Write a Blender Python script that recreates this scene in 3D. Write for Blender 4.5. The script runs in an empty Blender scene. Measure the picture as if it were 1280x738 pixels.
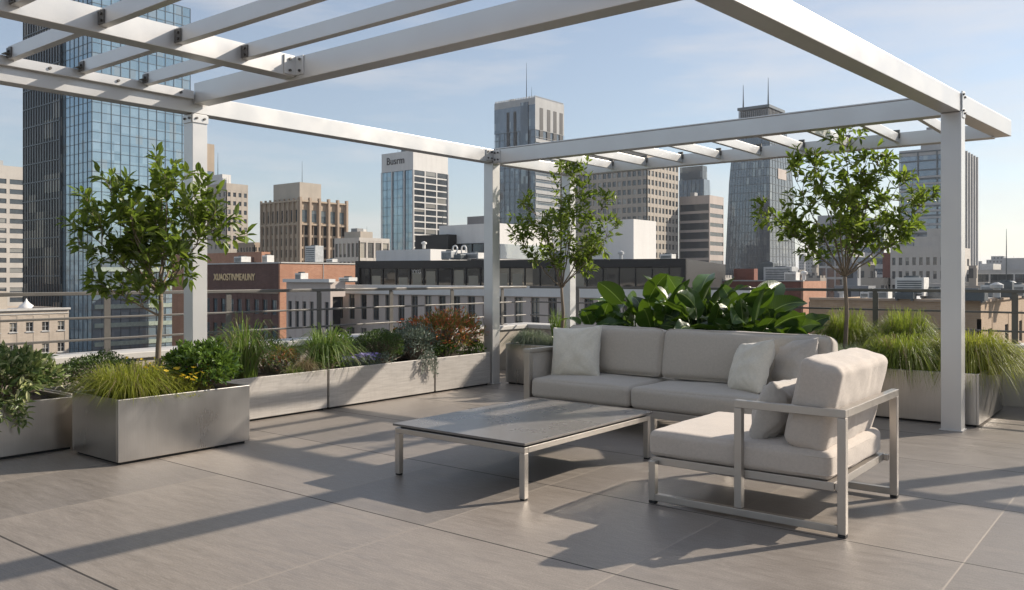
import bpy, math, random
from mathutils import Vector, Matrix, noise
R = math.radians
scene = bpy.context.scene
col = scene.collection
rnd = random.Random(7)

# ------------------------------------------------------------------ scene bookkeeping
def tag(o, label=None, cat=None, group=None, kind=None):
    if label: o['label'] = label
    if cat: o['category'] = cat
    if group: o['group'] = group
    if kind: o['kind'] = kind
    return o

def empty(name, loc=(0, 0, 0), rz=0.0, label=None, cat=None, group=None, parent=None):
    o = bpy.data.objects.new(name, None); col.objects.link(o)
    o.empty_display_size = 0.2
    o.location = loc; o.rotation_euler = (0, 0, rz)
    if parent: o.parent = parent
    return tag(o, label, cat, group)

def copy_tree(o, parent=None):
    c = o.copy(); col.objects.link(c)
    if parent: c.parent = parent
    for ch in list(o.children): copy_tree(ch, c)
    return c

class MB:
    """collects geometry and links it as one mesh object"""
    def __init__(s): s.v = []; s.f = []; s.m = []; s.mi = 0
    def face(s, idx): s.f.append(idx); s.m.append(s.mi)
    def box(s, x0, x1, y0, y1, z0, z1):
        if x1 < x0: x0, x1 = x1, x0
        if y1 < y0: y0, y1 = y1, y0
        if z1 < z0: z0, z1 = z1, z0
        b = len(s.v)
        s.v += [(x0,y0,z0),(x1,y0,z0),(x1,y1,z0),(x0,y1,z0),(x0,y0,z1),(x1,y0,z1),(x1,y1,z1),(x0,y1,z1)]
        for q in ((0,3,2,1),(4,5,6,7),(0,1,5,4),(1,2,6,5),(2,3,7,6),(3,0,4,7)): s.face(tuple(b+i for i in q))
        return s
    def bar(s, p, q, w, h, up=(0,0,1)):
        """square bar from p to q, w across, h along up"""
        p = Vector(p); q = Vector(q); d = (q-p).normalized(); u = Vector(up)
        if abs(d.dot(u)) > .98: u = Vector((1,0,0))
        r = d.cross(u).normalized(); u = r.cross(d).normalized()
        b = len(s.v)
        for c in (p, q):
            for a, e in ((-1,-1),(1,-1),(1,1),(-1,1)): s.v.append(tuple(c + r*(a*w/2) + u*(e*h/2)))
        for k in range(4): s.face((b+k, b+(k+1)%4, b+4+(k+1)%4, b+4+k))
        s.face((b+3,b+2,b+1,b)); s.face((b+4,b+5,b+6,b+7)); return s
    def tube(s, pts, rad, n=8, cap=True):
        pts = [Vector(p) for p in pts]; b = len(s.v); prev = None
        for i, p in enumerate(pts):
            d = (pts[min(i+1,len(pts)-1)] - pts[max(i-1,0)])
            d = d.normalized() if d.length > 1e-9 else Vector((0,0,1))
            if prev is None:
                r = d.cross(Vector((0,0,1)))
                if r.length < .1: r = d.cross(Vector((0,1,0)))
            else: r = prev - d*prev.dot(d)
            r.normalize(); prev = r; u = d.cross(r)
            ra = rad[i] if isinstance(rad, (list, tuple)) else rad
            for k in range(n):
                t = 2*math.pi*k/n
                s.v.append(tuple(p + r*(math.cos(t)*ra) + u*(math.sin(t)*ra)))
        for i in range(len(pts)-1):
            for k in range(n):
                s.face((b+i*n+k, b+i*n+(k+1)%n, b+(i+1)*n+(k+1)%n, b+(i+1)*n+k))
        if cap:
            s.face(tuple(b+k for k in range(n))[::-1]); e = b+(len(pts)-1)*n
            s.face(tuple(e+k for k in range(n)))
        return s
    def cyl(s, p, q, r, n=12): return s.tube([p, q], r, n)
    def leaf(s, p, d, up, L, W, fold=.25, droop=.15):
        """pointed leaf, 6 faces"""
        d = d.normalized(); r = d.cross(up)
        if r.length < .05: r = d.cross(Vector((1,.3,.2)))
        r.normalize(); n = r.cross(d)
        b = len(s.v)
        def P(t, w, dz=0): return tuple(p + d*(L*t) + r*(w*W/2) + n*(dz*W - droop*L*t*t))
        s.v += [P(0,0), P(.33,-.85,fold), P(.33,0), P(.33,.85,fold), P(.68,-.75,fold), P(.68,0), P(.68,.75,fold), P(1,0)]
        for q in ((0,1,2),(0,2,3),(1,4,5,2),(2,5,6,3),(4,7,5),(5,7,6)): s.face(tuple(b+i for i in q))
    def leaf2(s, p, d, up, L, W, fold=.2):
        d = d.normalized(); r = d.cross(up)
        if r.length < .05: r = d.cross(Vector((1,.3,.2)))
        r.normalize(); n = r.cross(d); b = len(s.v)
        s.v += [tuple(p), tuple(p+d*(L*.5)-r*(W/2)+n*(fold*W)), tuple(p+d*L), tuple(p+d*(L*.5)+r*(W/2)+n*(fold*W))]
        s.face((b,b+1,b+2)); s.face((b,b+2,b+3))
    def blade(s, p, az, h, reach, w, seg=5, fall=1.0, tw=0):
        """grass blade rising from p, bending over towards az"""
        dx, dy = math.cos(az), math.sin(az); rx, ry = -math.sin(az+tw), math.cos(az+tw)
        b = len(s.v)
        for i in range(seg+1):
            t = i/seg
            hh = h*(1-(1-t)**1.7) - fall*h*max(0,t-.35)**1.9*2.0
            rr = reach*t**1.55
            ww = w*(1-t)**.6*(.6+.4*min(1,t*4))/2
            x, y, z = p[0]+dx*rr, p[1]+dy*rr, p[2]+hh
            if i == seg: s.v.append((x,y,z))
            else: s.v += [(x-rx*ww,y-ry*ww,z),(x+rx*ww,y+ry*ww,z)]
        for i in range(seg-1): s.face((b+2*i,b+2*i+1,b+2*i+3,b+2*i+2))
        s.face((b+2*seg-2,b+2*seg-1,b+2*seg))
    def build(s, name, mat, parent=None, smooth=False, bevel=0, loc=None, rz=None, segs=2):
        me = bpy.data.meshes.new(name); me.from_pydata(s.v, [], s.f)
        for m in (mat if isinstance(mat, (list,tuple)) else [mat]): me.materials.append(m)
        if isinstance(mat, (list,tuple)) and len(mat) > 1: me.polygons.foreach_set('material_index', s.m)
        if smooth: me.polygons.foreach_set('use_smooth', [True]*len(me.polygons))
        me.update()
        o = bpy.data.objects.new(name, me); col.objects.link(o)
        if parent: o.parent = parent
        if loc: o.location = loc
        if rz is not None: o.rotation_euler = (0,0,rz)
        if bevel:
            b = o.modifiers.new('edge', 'BEVEL'); b.width = bevel; b.segments = segs; b.limit_method = 'ANGLE'; b.angle_limit = R(50)
            b.harden_normals = False
        return o

# ------------------------------------------------------------------ materials
class NT:
    def __init__(s, name):
        s.mat = bpy.data.materials.new(name); s.mat.use_nodes = True
        s.t = s.mat.node_tree; s.t.nodes.clear()
        s.out = s.t.nodes.new('ShaderNodeOutputMaterial')
    def n(s, typ, **kw):
        nd = s.t.nodes.new('ShaderNode'+typ)
        for k, v in kw.items(): setattr(nd, k, v)
        return nd
    def put(s, sock, v):
        if v is None: return
        if hasattr(v, 'links') or isinstance(v, bpy.types.NodeSocket): s.t.links.new(v, sock)
        else:
            if isinstance(v, (tuple,list)) and len(v) == 3 and sock.type == 'RGBA': v = (*v, 1)
            sock.default_value = v
    def m(s, op, a, b=None, c=None, clamp=False):
        nd = s.n('Math', operation=op, use_clamp=clamp); s.put(nd.inputs[0], a); s.put(nd.inputs[1], b); s.put(nd.inputs[2], c)
        return nd.outputs[0]
    def mix(s, f, a, b, mode='MIX'):
        nd = s.n('Mix', data_type='RGBA', blend_type=mode); s.put(nd.inputs[0], f); s.put(nd.inputs[6], a); s.put(nd.inputs[7], b)
        return nd.outputs[2]
    def coord(s, kind='Object'): return s.n('TexCoord').outputs[kind]
    def mapping(s, vec, scale=(1,1,1), rot=(0,0,0), loc=(0,0,0)):
        nd = s.n('Mapping'); s.put(nd.inputs[0], vec); nd.inputs['Scale'].default_value = scale
        nd.inputs['Rotation'].default_value = rot; nd.inputs['Location'].default_value = loc; return nd.outputs[0]
    def noise(s, vec, scale, detail=4, rough=.55):
        nd = s.n('TexNoise'); s.put(nd.inputs['Vector'], vec); nd.inputs['Scale'].default_value = scale
        nd.inputs['Detail'].default_value = detail; nd.inputs['Roughness'].default_value = rough; return nd.outputs[0]
    def ramp(s, f, stops):
        nd = s.n('ValToRGB'); s.put(nd.inputs[0], f); cr = nd.color_ramp
        while len(cr.elements) < len(stops): cr.elements.new(.5)
        for e, (p, c) in zip(cr.elements, stops): e.position = p; e.color = (*c, 1)
        return nd.outputs[0]
    def rng(s, f, a, b, c, d):
        nd = s.n('MapRange'); s.put(nd.inputs[0], f)
        for i, v in enumerate((a,b,c,d)): nd.inputs[i+1].default_value = v
        return nd.outputs[0]
    def bump(s, h, strength=.3, dist=.01, normal=None):
        nd = s.n('Bump'); nd.inputs['Strength'].default_value = strength; nd.inputs['Distance'].default_value = dist
        s.put(nd.inputs['Height'], h); s.put(nd.inputs['Normal'], normal); return nd.outputs[0]
    def sep(s, v):
        nd = s.n('SeparateXYZ'); s.put(nd.inputs[0], v); return nd.outputs
    def pbr(s, color, rough=.5, metal=0, normal=None, **kw):
        p = s.n('BsdfPrincipled'); s.put(p.inputs['Base Color'], color); s.put(p.inputs['Roughness'], rough)
        s.put(p.inputs['Metallic'], metal); s.put(p.inputs['Normal'], normal)
        for k, v in kw.items(): s.put(p.inputs[k.replace('_',' ')], v)
        s.surf = p.outputs[0]; s.t.links.new(s.surf, s.out.inputs[0]); return s
    def done(s): return s.mat

def sc(c, k): return tuple(min(1, max(0, x*k)) for x in c)

def plain(name, c, rough=.5, metal=0, var=.12, scale=2.0, detail=4, bump=0, bscale=60, stretch=(1,1,1), coord='Object', rvar=.08, **kw):
    n = NT(name); co = n.mapping(n.coord(coord), stretch)
    f = n.noise(co, scale, detail)
    cc = n.mix(n.rng(f,.3,.7,0,1), sc(c,1-var), sc(c,1+var))
    rr = n.rng(n.noise(co, scale*3.1, 3), .3,.7, max(0.02,rough-rvar), min(1,rough+rvar))
    nm = n.bump(n.noise(co, bscale, 3), bump, .004) if bump else None
    return n.pbr(cc, rr, metal, nm, **kw).done()

def foliage(name, stops, rough=.45, trans=.35, tcol=None, vein=False):
    """leaf material: colour differs from leaf to leaf, light comes through"""
    n = NT(name)
    g = n.n('NewGeometry'); ri = g.outputs['Random Per Island']
    f = n.m('ADD', n.m('MULTIPLY', ri, .8), n.m('MULTIPLY', n.noise(n.coord(), 3.5, 2), .25))
    c = n.ramp(f, stops)
    p = n.n('BsdfPrincipled'); n.put(p.inputs['Base Color'], c); p.inputs['Roughness'].default_value = rough
    p.inputs['Specular IOR Level'].default_value = .45
    t = n.n('BsdfTranslucent'); n.put(t.inputs[0], n.mix(.55, c, tcol or (.22,.34,.03)))
    mx = n.n('MixShader'); mx.inputs[0].default_value = trans
    n.t.links.new(p.outputs[0], mx.inputs[1]); n.t.links.new(t.outputs[0], mx.inputs[2]); n.t.links.new(mx.outputs[0], n.out.inputs[0])
    return n.mat

M = {}
M['alu'] = plain('champagne aluminium', (.585,.58,.57), .34, .5, var=.03, scale=1.2, bump=.05, bscale=260, stretch=(1,1,1), rvar=.05)
M['frame'] = plain('furniture metal', (.47,.435,.395), .33, .75, var=.05, scale=4, rvar=.05)
M['bolt'] = plain('dark bolt steel', (.12,.115,.11), .4, .8)
M['rubber'] = plain('black rubber', (.02,.02,.02), .7)
M['rail'] = plain('rail steel', (.13,.123,.115), .45, .5, var=.08)
M['soil'] = plain('planting soil', (.045,.03,.02), .95, 0, var=.6, scale=22, bump=1, bscale=50)

def steel(name, c, rough, metal, drips=.0):
    n = NT(name); co = n.coord()
    br = n.noise(n.mapping(co, (90, 90, 2.0)), 1.0, 3)
    big = n.noise(co, 1.6, 3)
    cc = n.mix(n.rng(big,.3,.7,0,1), sc(c,.86), sc(c,1.1))
    cc = n.mix(n.m('MULTIPLY', n.rng(br,.35,.65,0,1), .12), cc, sc(c,.6))
    rr = n.m('ADD', n.rng(big,.3,.7,rough-.06,rough+.08), n.m('MULTIPLY', br, .08))
    return n.pbr(cc, rr, metal, n.bump(br,.03,.001)).done()
M['steel'] = steel('brushed steel planter', (.53,.505,.475), .27, 1.0)

def concrete_panel():
    n = NT('brushed stone planter'); co = n.coord()
    st = n.noise(n.mapping(co, (3, 3, 38)), 1.5, 5, .65)
    st2 = n.noise(n.mapping(co, (60, 60, 5)), 1.0, 2)
    big = n.noise(co, 2.2, 4)
    c = n.mix(n.rng(st,.3,.7,0,1), (.37,.345,.32), (.52,.49,.455))
    c = n.mix(n.m('MULTIPLY', n.rng(big,.35,.7,0,1), .35), c, (.40,.36,.32))
    c = n.mix(n.m('MULTIPLY', n.rng(st2,.5,.75,0,1), .18), c, (.26,.24,.22))
    return n.pbr(c, .5, .12, n.bump(st,.12,.003)).done()
M['stone'] = concrete_panel()

def fabric(name, c, seed=0):
    n = NT(name); co = n.coord()
    w1 = n.n('TexWave'); w1.inputs['Scale'].default_value = 260; w1.inputs['Distortion'].default_value = 1.5; n.put(w1.inputs[0], co)
    w2 = n.n('TexWave'); w2.bands_direction = 'Z'; w2.inputs['Scale'].default_value = 260; w2.inputs['Distortion'].default_value = 1.5; n.put(w2.inputs[0], co)
    w3 = n.n('TexWave'); w3.bands_direction = 'Y'; w3.inputs['Scale'].default_value = 260; w3.inputs['Distortion'].default_value = 1.5; n.put(w3.inputs[0], co)
    wv = n.m('ADD', n.m('ADD', w1.outputs[1], w2.outputs[1]), w3.outputs[1])
    sl = n.noise(n.mapping(co, (1,1,1), loc=(seed,0,0)), 55, 3)
    fn = n.noise(co, 420, 2)
    big = n.noise(co, 3.0, 3)
    f = n.m('ADD', n.m('MULTIPLY', sl, .4), n.m('MULTIPLY', fn, .6))
    cc = n.mix(n.rng(f,.3,.7,0,1), sc(c,.84), sc(c,1.12))
    cc = n.mix(n.m('MULTIPLY', n.rng(big,.4,.7,0,1), .2), cc, sc(c,.88))
    h = n.m('ADD', n.m('MULTIPLY', wv, .25), fn)
    wr = n.noise(n.mapping(co, (1,1,1)), 7, 3)
    nm = n.bump(wr, .25, .012, n.bump(h, .35, .0012))
    return n.pbr(cc, .92, 0, nm, Sheen_Weight=.25, Sheen_Roughness=.5).done()
M['fab_taupe'] = fabric('taupe outdoor fabric', (.51,.445,.385))
M['fab_sofa'] = fabric('grey taupe sofa fabric', (.45,.405,.35), 3)
M['fab_ivory'] = fabric('ivory linen', (.66,.62,.53), 5)
M['fab_grey'] = fabric('warm grey linen', (.47,.43,.385), 8)

def tabletop():
    n = NT('glazed ceramic tabletop'); co = n.coord()
    f = n.noise(n.mapping(co,(1,1,1),(0,0,R(35))), 2.5, 5)
    s = n.noise(co, 180, 2)
    c = n.mix(n.rng(f,.3,.7,0,1), (.15,.137,.127), (.16,.147,.136))
    c = n.mix(n.m('MULTIPLY', n.rng(s,.5,.7,0,1), .06), c, (.3,.28,.27))
    return n.pbr(c, n.rng(f,.3,.7,.25,.31), 0, None, Specular_IOR_Level=.55).done()
M['top'] = tabletop()

# terrace paving: 1.00 x 1.38 m slabs
def paving():
    n = NT('porcelain paving'); co = n.coord(); X = n.sep(co)
    tx, ty = 1.0, 1.38
    sx = n.m('ADD', 1.0, n.m('MULTIPLY', n.m('GREATER_THAN', X[0], -3.36), .255)); sy = n.m('SUBTRACT', 1.56, n.m('MULTIPLY', n.m('GREATER_THAN', X[1], 3.44), .36))
    ux = n.m('ADD', n.m('DIVIDE', n.m('ADD', X[0], 3.36), sx), 40.0); uy = n.m('ADD', n.m('DIVIDE', n.m('SUBTRACT', X[1], 3.44), sy), 40.0)
    def joint(u, w):
        fr = n.m('FRACT', u); d = n.m('MINIMUM', fr, n.m('SUBTRACT', 1.0, fr))
        return n.m('SUBTRACT', 1.0, n.m('SMOOTHSTEP' if False else 'GREATER_THAN', d, w)), d
    jx, dx = joint(ux, .0032); jy, dy = joint(uy, .0042)
    cell = n.n('CombineXYZ'); n.put(cell.inputs[0], n.m('FLOOR', ux)); n.put(cell.inputs[1], n.m('FLOOR', uy))
    wn = n.n('TexWhiteNoise'); n.put(wn.inputs[0], cell.outputs[0]); rv = wn.outputs[0]
    off = n.n('VectorMath', operation='MULTIPLY_ADD'); n.put(off.inputs[0], wn.outputs[1]); off.inputs[1].default_value = (7,7,0); n.put(off.inputs[2], co)
    v = n.mapping(off.outputs[0], (2.2, 16.0, 1), (0,0,R(-62)))
    g1 = n.noise(v, 1.0, 6, .62)
    g2 = n.noise(n.mapping(off.outputs[0], (9, 110, 1), (0,0,R(-62))), 1.0, 4, .6)
    g3 = n.noise(co, 120, 3, .6)
    big = n.noise(co, .7, 4)
    c = n.mix(n.rng(g1,.28,.72,0,1), (.178,.155,.135), (.28,.249,.221))
    c = n.mix(n.m('MULTIPLY', n.rng(g2,.42,.72,0,1), .55), c, (.36,.325,.29))
    c = n.mix(n.m('MULTIPLY', n.rng(g3,.4,.7,0,1), .5), c, (.105,.092,.08))
    c = n.mix(n.m('MULTIPLY', n.rng(big,.35,.7,0,1), .22), c, (.17,.15,.132))
    c = n.mix(1.0, c, n.ramp(rv, [(0,(.86,.86,.87)),(1,(1.1,1.08,1.06))]), 'MULTIPLY')
    c = n.mix(jx, c, (.32,.28,.24))
    c = n.mix(jy, c, (.035,.03,.027))
    rr = n.m('ADD', n.rng(g1,.3,.7,.36,.5), n.m('MULTIPLY', n.m('MAXIMUM', jx, jy), .3))
    h = n.m('SUBTRACT', n.m('ADD', n.m('MULTIPLY', g3, .12), n.m('MULTIPLY', g2, .2)), n.m('MAXIMUM', jx, jy))
    return n.pbr(c, rr, 0, n.bump(h, .35, .004), Specular_IOR_Level=.5).done()
M['paving'] = paving()
M['bark'] = plain('smooth young bark', (.20,.155,.115), .85, 0, var=.35, scale=14, bump=.6, bscale=40, stretch=(1,1,.25))
M['coping'] = plain('pale coping', (.52,.50,.47), .6, 0, var=.1, scale=2.5, bump=.1)
M['parapet'] = plain('beige parapet render', (.36,.32,.27), .85, 0, var=.14, scale=1.8, bump=.3, bscale=80)

M['lf_tree'] = foliage('broad glossy tree leaves', [(0,(.045,.07,.016)),(.45,(.11,.155,.028)),(.8,(.19,.245,.04)),(1,(.30,.33,.07))], .36, .42)
M['lf_tree2'] = foliage('fresh tree leaves', [(0,(.05,.075,.018)),(.4,(.13,.175,.03)),(.8,(.23,.28,.045)),(1,(.34,.37,.07))], .42, .5)
M['lf_box'] = foliage('clipped box leaves', [(0,(.025,.05,.014)),(.6,(.06,.105,.026)),(1,(.13,.19,.045))], .4, .2)
M['lf_pitto'] = foliage('glossy shrub leaves', [(0,(.03,.065,.014)),(.5,(.075,.14,.024)),(1,(.18,.27,.05))], .25, .2)
M['lf_silver'] = foliage('silvery leaves', [(0,(.07,.10,.075)),(.6,(.15,.19,.145)),(1,(.30,.34,.27))], .6, .2, (.2,.25,.15))
M['lf_varieg'] = foliage('variegated leaves', [(0,(.04,.075,.02)),(.55,(.11,.17,.045)),(.75,(.28,.31,.12)),(1,(.55,.53,.32))], .45, .25, (.3,.35,.12))
M['lf_red'] = foliage('red tinged leaves', [(0,(.07,.12,.025)),(.5,(.18,.24,.05)),(.68,(.45,.10,.045)),(.85,(.62,.20,.07)),(1,(.60,.38,.14))], .45, .3, (.4,.16,.04))
M['gr_green'] = foliage('green grass blades', [(0,(.06,.11,.02)),(.5,(.13,.20,.04)),(.85,(.22,.30,.07)),(1,(.40,.38,.18))], .5, .4)
M['gr_yellow'] = foliage('yellow green grass blades', [(0,(.07,.10,.012)),(.45,(.21,.25,.025)),(.85,(.34,.37,.045)),(1,(.46,.42,.14))], .5, .45, (.4,.42,.05))
M['gr_lime'] = foliage('fresh lime grass blades', [(0,(.04,.08,.012)),(.45,(.13,.19,.022)),(.85,(.24,.30,.04)),(1,(.42,.40,.15))], .5, .45, (.35,.42,.05))  # lime green is the blades' own colour
M['gr_blue'] = foliage('blue green fescue blades', [(0,(.06,.09,.06)),(.6,(.15,.19,.13)),(1,(.33,.34,.22))], .55, .3, (.2,.26,.12))
M['gr_tan'] = foliage('dry tan stems', [(0,(.14,.10,.05)),(.6,(.26,.20,.11)),(1,(.36,.3,.18))], .7, .3, (.3,.25,.1))
M['pet_yellow'] = foliage('yellow petals', [(0,(.6,.38,.02)),(1,(.8,.62,.06))], .6, .3, (.8,.6,.05))
M['pet_violet'] = foliage('violet petals', [(0,(.13,.10,.35)),(1,(.30,.25,.55))], .6, .3, (.3,.2,.6))
M['pet_pink'] = foliage('pink petals', [(0,(.4,.08,.2)),(1,(.6,.3,.5))], .6, .3, (.6,.2,.4))
M['pet_red'] = foliage('red orange petals', [(0,(.6,.07,.02)),(1,(.75,.2,.05))], .6, .3, (.7,.15,.03))

def bigleaf():
    n = NT('large glossy paddle leaves'); uv = n.sep(n.coord('UV'))
    g = n.n('NewGeometry'); ri = g.outputs['Random Per Island']
    c = n.ramp(ri, [(0,(.010,.028,.008)),(.5,(.018,.05,.011)),(.82,(.04,.095,.016)),(1,(.13,.21,.03))])
    rib = n.m('LESS_THAN', n.m('ABSOLUTE', n.m('SUBTRACT', uv[0], .5)), .022)
    vein = n.m('SINE', n.m('ADD', n.m('MULTIPLY', uv[1], 150), n.m('MULTIPLY', n.m('ABSOLUTE', n.m('SUBTRACT', uv[0], .5)), -60)))
    c = n.mix(n.m('MULTIPLY', n.rng(vein,.2,1,0,1), .25), c, (.10,.18,.04))
    c = n.mix(rib, c, (.28,.36,.12))
    p = n.n('BsdfPrincipled'); n.put(p.inputs['Base Color'], c); p.inputs['Roughness'].default_value = .3
    n.put(p.inputs['Normal'], n.bump(vein, .3, .003))
    t = n.n('BsdfTranslucent'); n.put(t.inputs[0], n.mix(.6, c, (.22,.38,.02)))
    mx = n.n('MixShader'); mx.inputs[0].default_value = .2
    n.t.links.new(p.outputs[0], mx.inputs[1]); n.t.links.new(t.outputs[0], mx.inputs[2]); n.t.links.new(mx.outputs[0], n.out.inputs[0])
    return n.mat
M['bigleaf'] = bigleaf()

# ------------------------------------------------------------------ camera frame
F = 1061.0; CX = 640.0; HY = 347.0; EYE = 1.4
YAW = R(38.4); CB, SB = math.cos(YAW), math.sin(YAW)
def at(px, depth):
    """plan position of something seen px across, depth metres into the view"""
    x = (px-CX)/F*depth
    return Vector((x*CB - depth*SB, x*SB + depth*CB, 0))
def hgt(py, depth): return EYE + (HY-py)*depth/F
def length_to(c, ang, px):
    """how far to go from plan point c in direction ang to reach image column px"""
    r = (px-CX)/F
    ux, uy = math.cos(ang), math.sin(ang)
    x0 = c[0]*CB + c[1]*SB; z0 = -c[0]*SB + c[1]*CB
    dx = ux*CB + uy*SB; dz = -ux*SB + uy*CB
    return (r*z0 - x0)/(dx - r*dz)
cam_d = bpy.data.cameras.new('camera'); cam = bpy.data.objects.new('camera', cam_d); col.objects.link(cam)
cam.location = (0,0,EYE); cam.rotation_euler = (R(90), 0, YAW)
cam_d.sensor_width = 36; cam_d.lens = F/1280*36; cam_d.shift_y = -(369-HY)/1280
cam_d.clip_start = .05; cam_d.clip_end = 20000
scene.camera = cam

# ------------------------------------------------------------------ light
SUN_EL, SUN_ROT = R(30), math.atan2(.49, .87)
w = bpy.data.worlds.new('World'); scene.world = w; w.use_nodes = True
nt = w.node_tree; nt.nodes.clear()
wo = nt.nodes.new('ShaderNodeOutputWorld'); bg = nt.nodes.new('ShaderNodeBackground')
sky = nt.nodes.new('ShaderNodeTexSky'); sky.sky_type = 'NISHITA'; sky.sun_disc = False
sky.sun_elevation = SUN_EL; sky.sun_rotation = SUN_ROT; sky.air_density = 1.0; sky.dust_density = .7; sky.ozone_density = 1.6
tc = nt.nodes.new('ShaderNodeTexCoord')
# thin high cloud: streaks of pale vapour, brighter than the sky behind
mp = nt.nodes.new('ShaderNodeMapping'); mp.inputs['Scale'].default_value = (1.6, 1.6, 9); mp.inputs['Rotation'].default_value = (R(4), R(3), R(40))
nz = nt.nodes.new('ShaderNodeTexNoise'); nz.inputs['Scale'].default_value = 1.7; nz.inputs['Detail'].default_value = 7; nz.inputs['Roughness'].default_value = .58
mr = nt.nodes.new('ShaderNodeMapRange'); mr.inputs[1].default_value = .46; mr.inputs[2].default_value = .8; mr.inputs[3].default_value = 0; mr.inputs[4].default_value = .75
mx = nt.nodes.new('ShaderNodeMix'); mx.data_type = 'RGBA'; mx.inputs[7].default_value = (6.5,6.2,6.0,1)
L = nt.links.new
L(tc.outputs['Generated'], mp.inputs[0]); L(mp.outputs[0], nz.inputs['Vector']); L(nz.outputs[0], mr.inputs[0])
veil = nt.nodes.new('ShaderNodeMix'); veil.data_type = 'RGBA'; veil.inputs[0].default_value = .30; veil.inputs[7].default_value = (4.9,5.2,5.7,1)
L(sky.outputs[0], veil.inputs[6]); L(mr.outputs[0], mx.inputs[0]); L(veil.outputs[2], mx.inputs[6]); L(mx.outputs[2], bg.inputs[0]); L(bg.outputs[0], wo.inputs[0])
bg.inputs[1].default_value = .092
sd = bpy.data.lights.new('sun', 'SUN'); sd.energy = 4.9; sd.angle = R(.55); sd.color = (1,.895,.76)
so = bpy.data.objects.new('sun', sd); col.objects.link(so)
sv = Vector((math.sin(SUN_ROT)*math.cos(SUN_EL), math.cos(SUN_ROT)*math.cos(SUN_EL), math.sin(SUN_EL)))
so.rotation_euler = sv.to_track_quat('Z','Y').to_euler(); so.location = (20,30,30)
vs = scene.view_settings; vs.view_transform = 'Standard'; vs.look = 'None'; vs.gamma = 1; vs.exposure = .52; vs.use_curve_mapping = False
scene.cycles.max_bounces = 8; scene.cycles.transparent_max_bounces = 8
# ================================================================== TERRACE
fl = MB(); fl.box(-8.1, 9.5, -7, 10.6, -.06, 0)
tag(fl.build('terrace_floor', M['paving']), kind='structure')
bw = MB(); bw.box(-8.48, 9.9, -7.4, 11.05, -32, -.07)
own = bw.build('own_building', M['parapet']); tag(own, 'beige roof-level storeys carrying the paved terrace', 'building')

def parapet(label, x0,x1,y0,y1, capx, capy):
    e = empty('parapet_wall', ((x0+x1)/2,(y0+y1)/2,0), 0, label, 'wall')
    ox, oy = (x0+x1)/2, (y0+y1)/2
    m = MB(); m.box(x0-ox,x1-ox,y0-oy,y1-oy,-.055,.60); m.build('wall', M['parapet'], e, bevel=.004)
    m = MB(); m.box(x0-capx-ox,x1+capx-ox,y0-capy-oy,y1+capy-oy,.602,.665); m.build('coping', M['coping'], e, bevel=.008)
parapet('low beige parapet wall with pale coping behind the long planter row', -8.47,-8.105,-7.3,10.6, .03,0)
parapet('low beige parapet wall with pale coping behind the tall grasses', -8.47,9.5,10.605,11.0, 0,.03)

# railings: flat posts, three rails
def railing(label, p, q, posts):
    e = empty('metal_railing', (p[0],p[1],.665), 0, label, 'railing', 'terrace railings')
    o = Vector((p[0],p[1],0)); d = (Vector(q)-Vector(p)); d.normalize()
    for z, h, w_ in ((1.245,.035,.05),(1.01,.022,.022),(.80,.022,.022)):
        m = MB(); m.bar((0,0,z-.665), tuple((Vector(q)-Vector(p))+Vector((0,0,z-.665))), w_, h)
        m.build('rail', M['rail'], e, bevel=.004)
    for t in posts:
        c = d*t
        m = MB(); m.bar((c.x,c.y,.0),(c.x,c.y,.562), .05, .014, up=tuple(d.cross(Vector((0,0,1)))))
        m.bar((c.x+d.x*.014,c.y+d.y*.014,.0),(c.x+d.x*.014,c.y+d.y*.014,.55), .05, .012, up=tuple(d.cross(Vector((0,0,1)))))
        pz = m.build('post', M['rail'], e)
        f = MB(); f.box(c.x-.06,c.x+.06,c.y-.06,c.y+.06,0.001,.012); f.build('base_plate', M['rail'], pz, bevel=.002)
railing('grey metal railing of three rails on the parapet behind the planter row', (-8.28,-6,0), (-8.28,10.8,0), [4.5,5.9,7.25,8.65,10.05,11.4,12.65,13.85,15.05,16.2])
railing('grey metal railing of three rails on the parapet behind the grasses and paddle leaves', (-8.2,10.82,0), (6,10.82,0), [.9,2.35,3.8,5.25,6.72,8.2,9.7,11.2,12.7])

# ------------------------------------------------------------------ pergola
pg = empty('pergola', (-7.18,8.63,0), 0, 'champagne aluminium pergola with slatted bays over the terrace corner', 'pergola')
PO = Vector((-7.18,8.63,0))
def pgp(name, fn, mat=None, parent=None, bevel=.004):
    m = MB(); fn(m); m.v = [(x-PO.x,y-PO.y,z) for x,y,z in m.v]
    return m.build(name, mat or M['alu'], parent or pg, bevel=bevel)
TOP, BOT = 3.075, 2.905
def bolts(parent, pts, nrm, r=.011, t=.012):
    m = MB(); nrm = Vector(nrm)
    for p in pts: m.cyl(Vector(p), Vector(p)+nrm*t, r, 8)
    m.v = [(x-PO.x,y-PO.y,z) for x,y,z in m.v]
    return m.build('bolt', M['bolt'], parent)
def post(x, y, a=.075, top=BOT-.002):
    o = pgp('post', lambda m: m.box(x-a,x+a,y-a,y+a,0.001,top))
    return o
p1 = post(-7.18,4.34); p2 = post(-7.18,8.63); p3 = post(-1.67,8.63,.085, BOT-.002); p4 = post(-7.12,10.33)
for po,(x,y,a) in ((p1,(-7.18,4.34,.075)),(p2,(-7.18,8.63,.075)),(p3,(-1.67,8.63,.085)),(p4,(-7.12,10.33,.075))):
    pgp('foot_plate', lambda m: m.box(x-a-.012,x+a+.012,y-a-.012,y+a+.012,.0005,.012), parent=po, bevel=.002)
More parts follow.
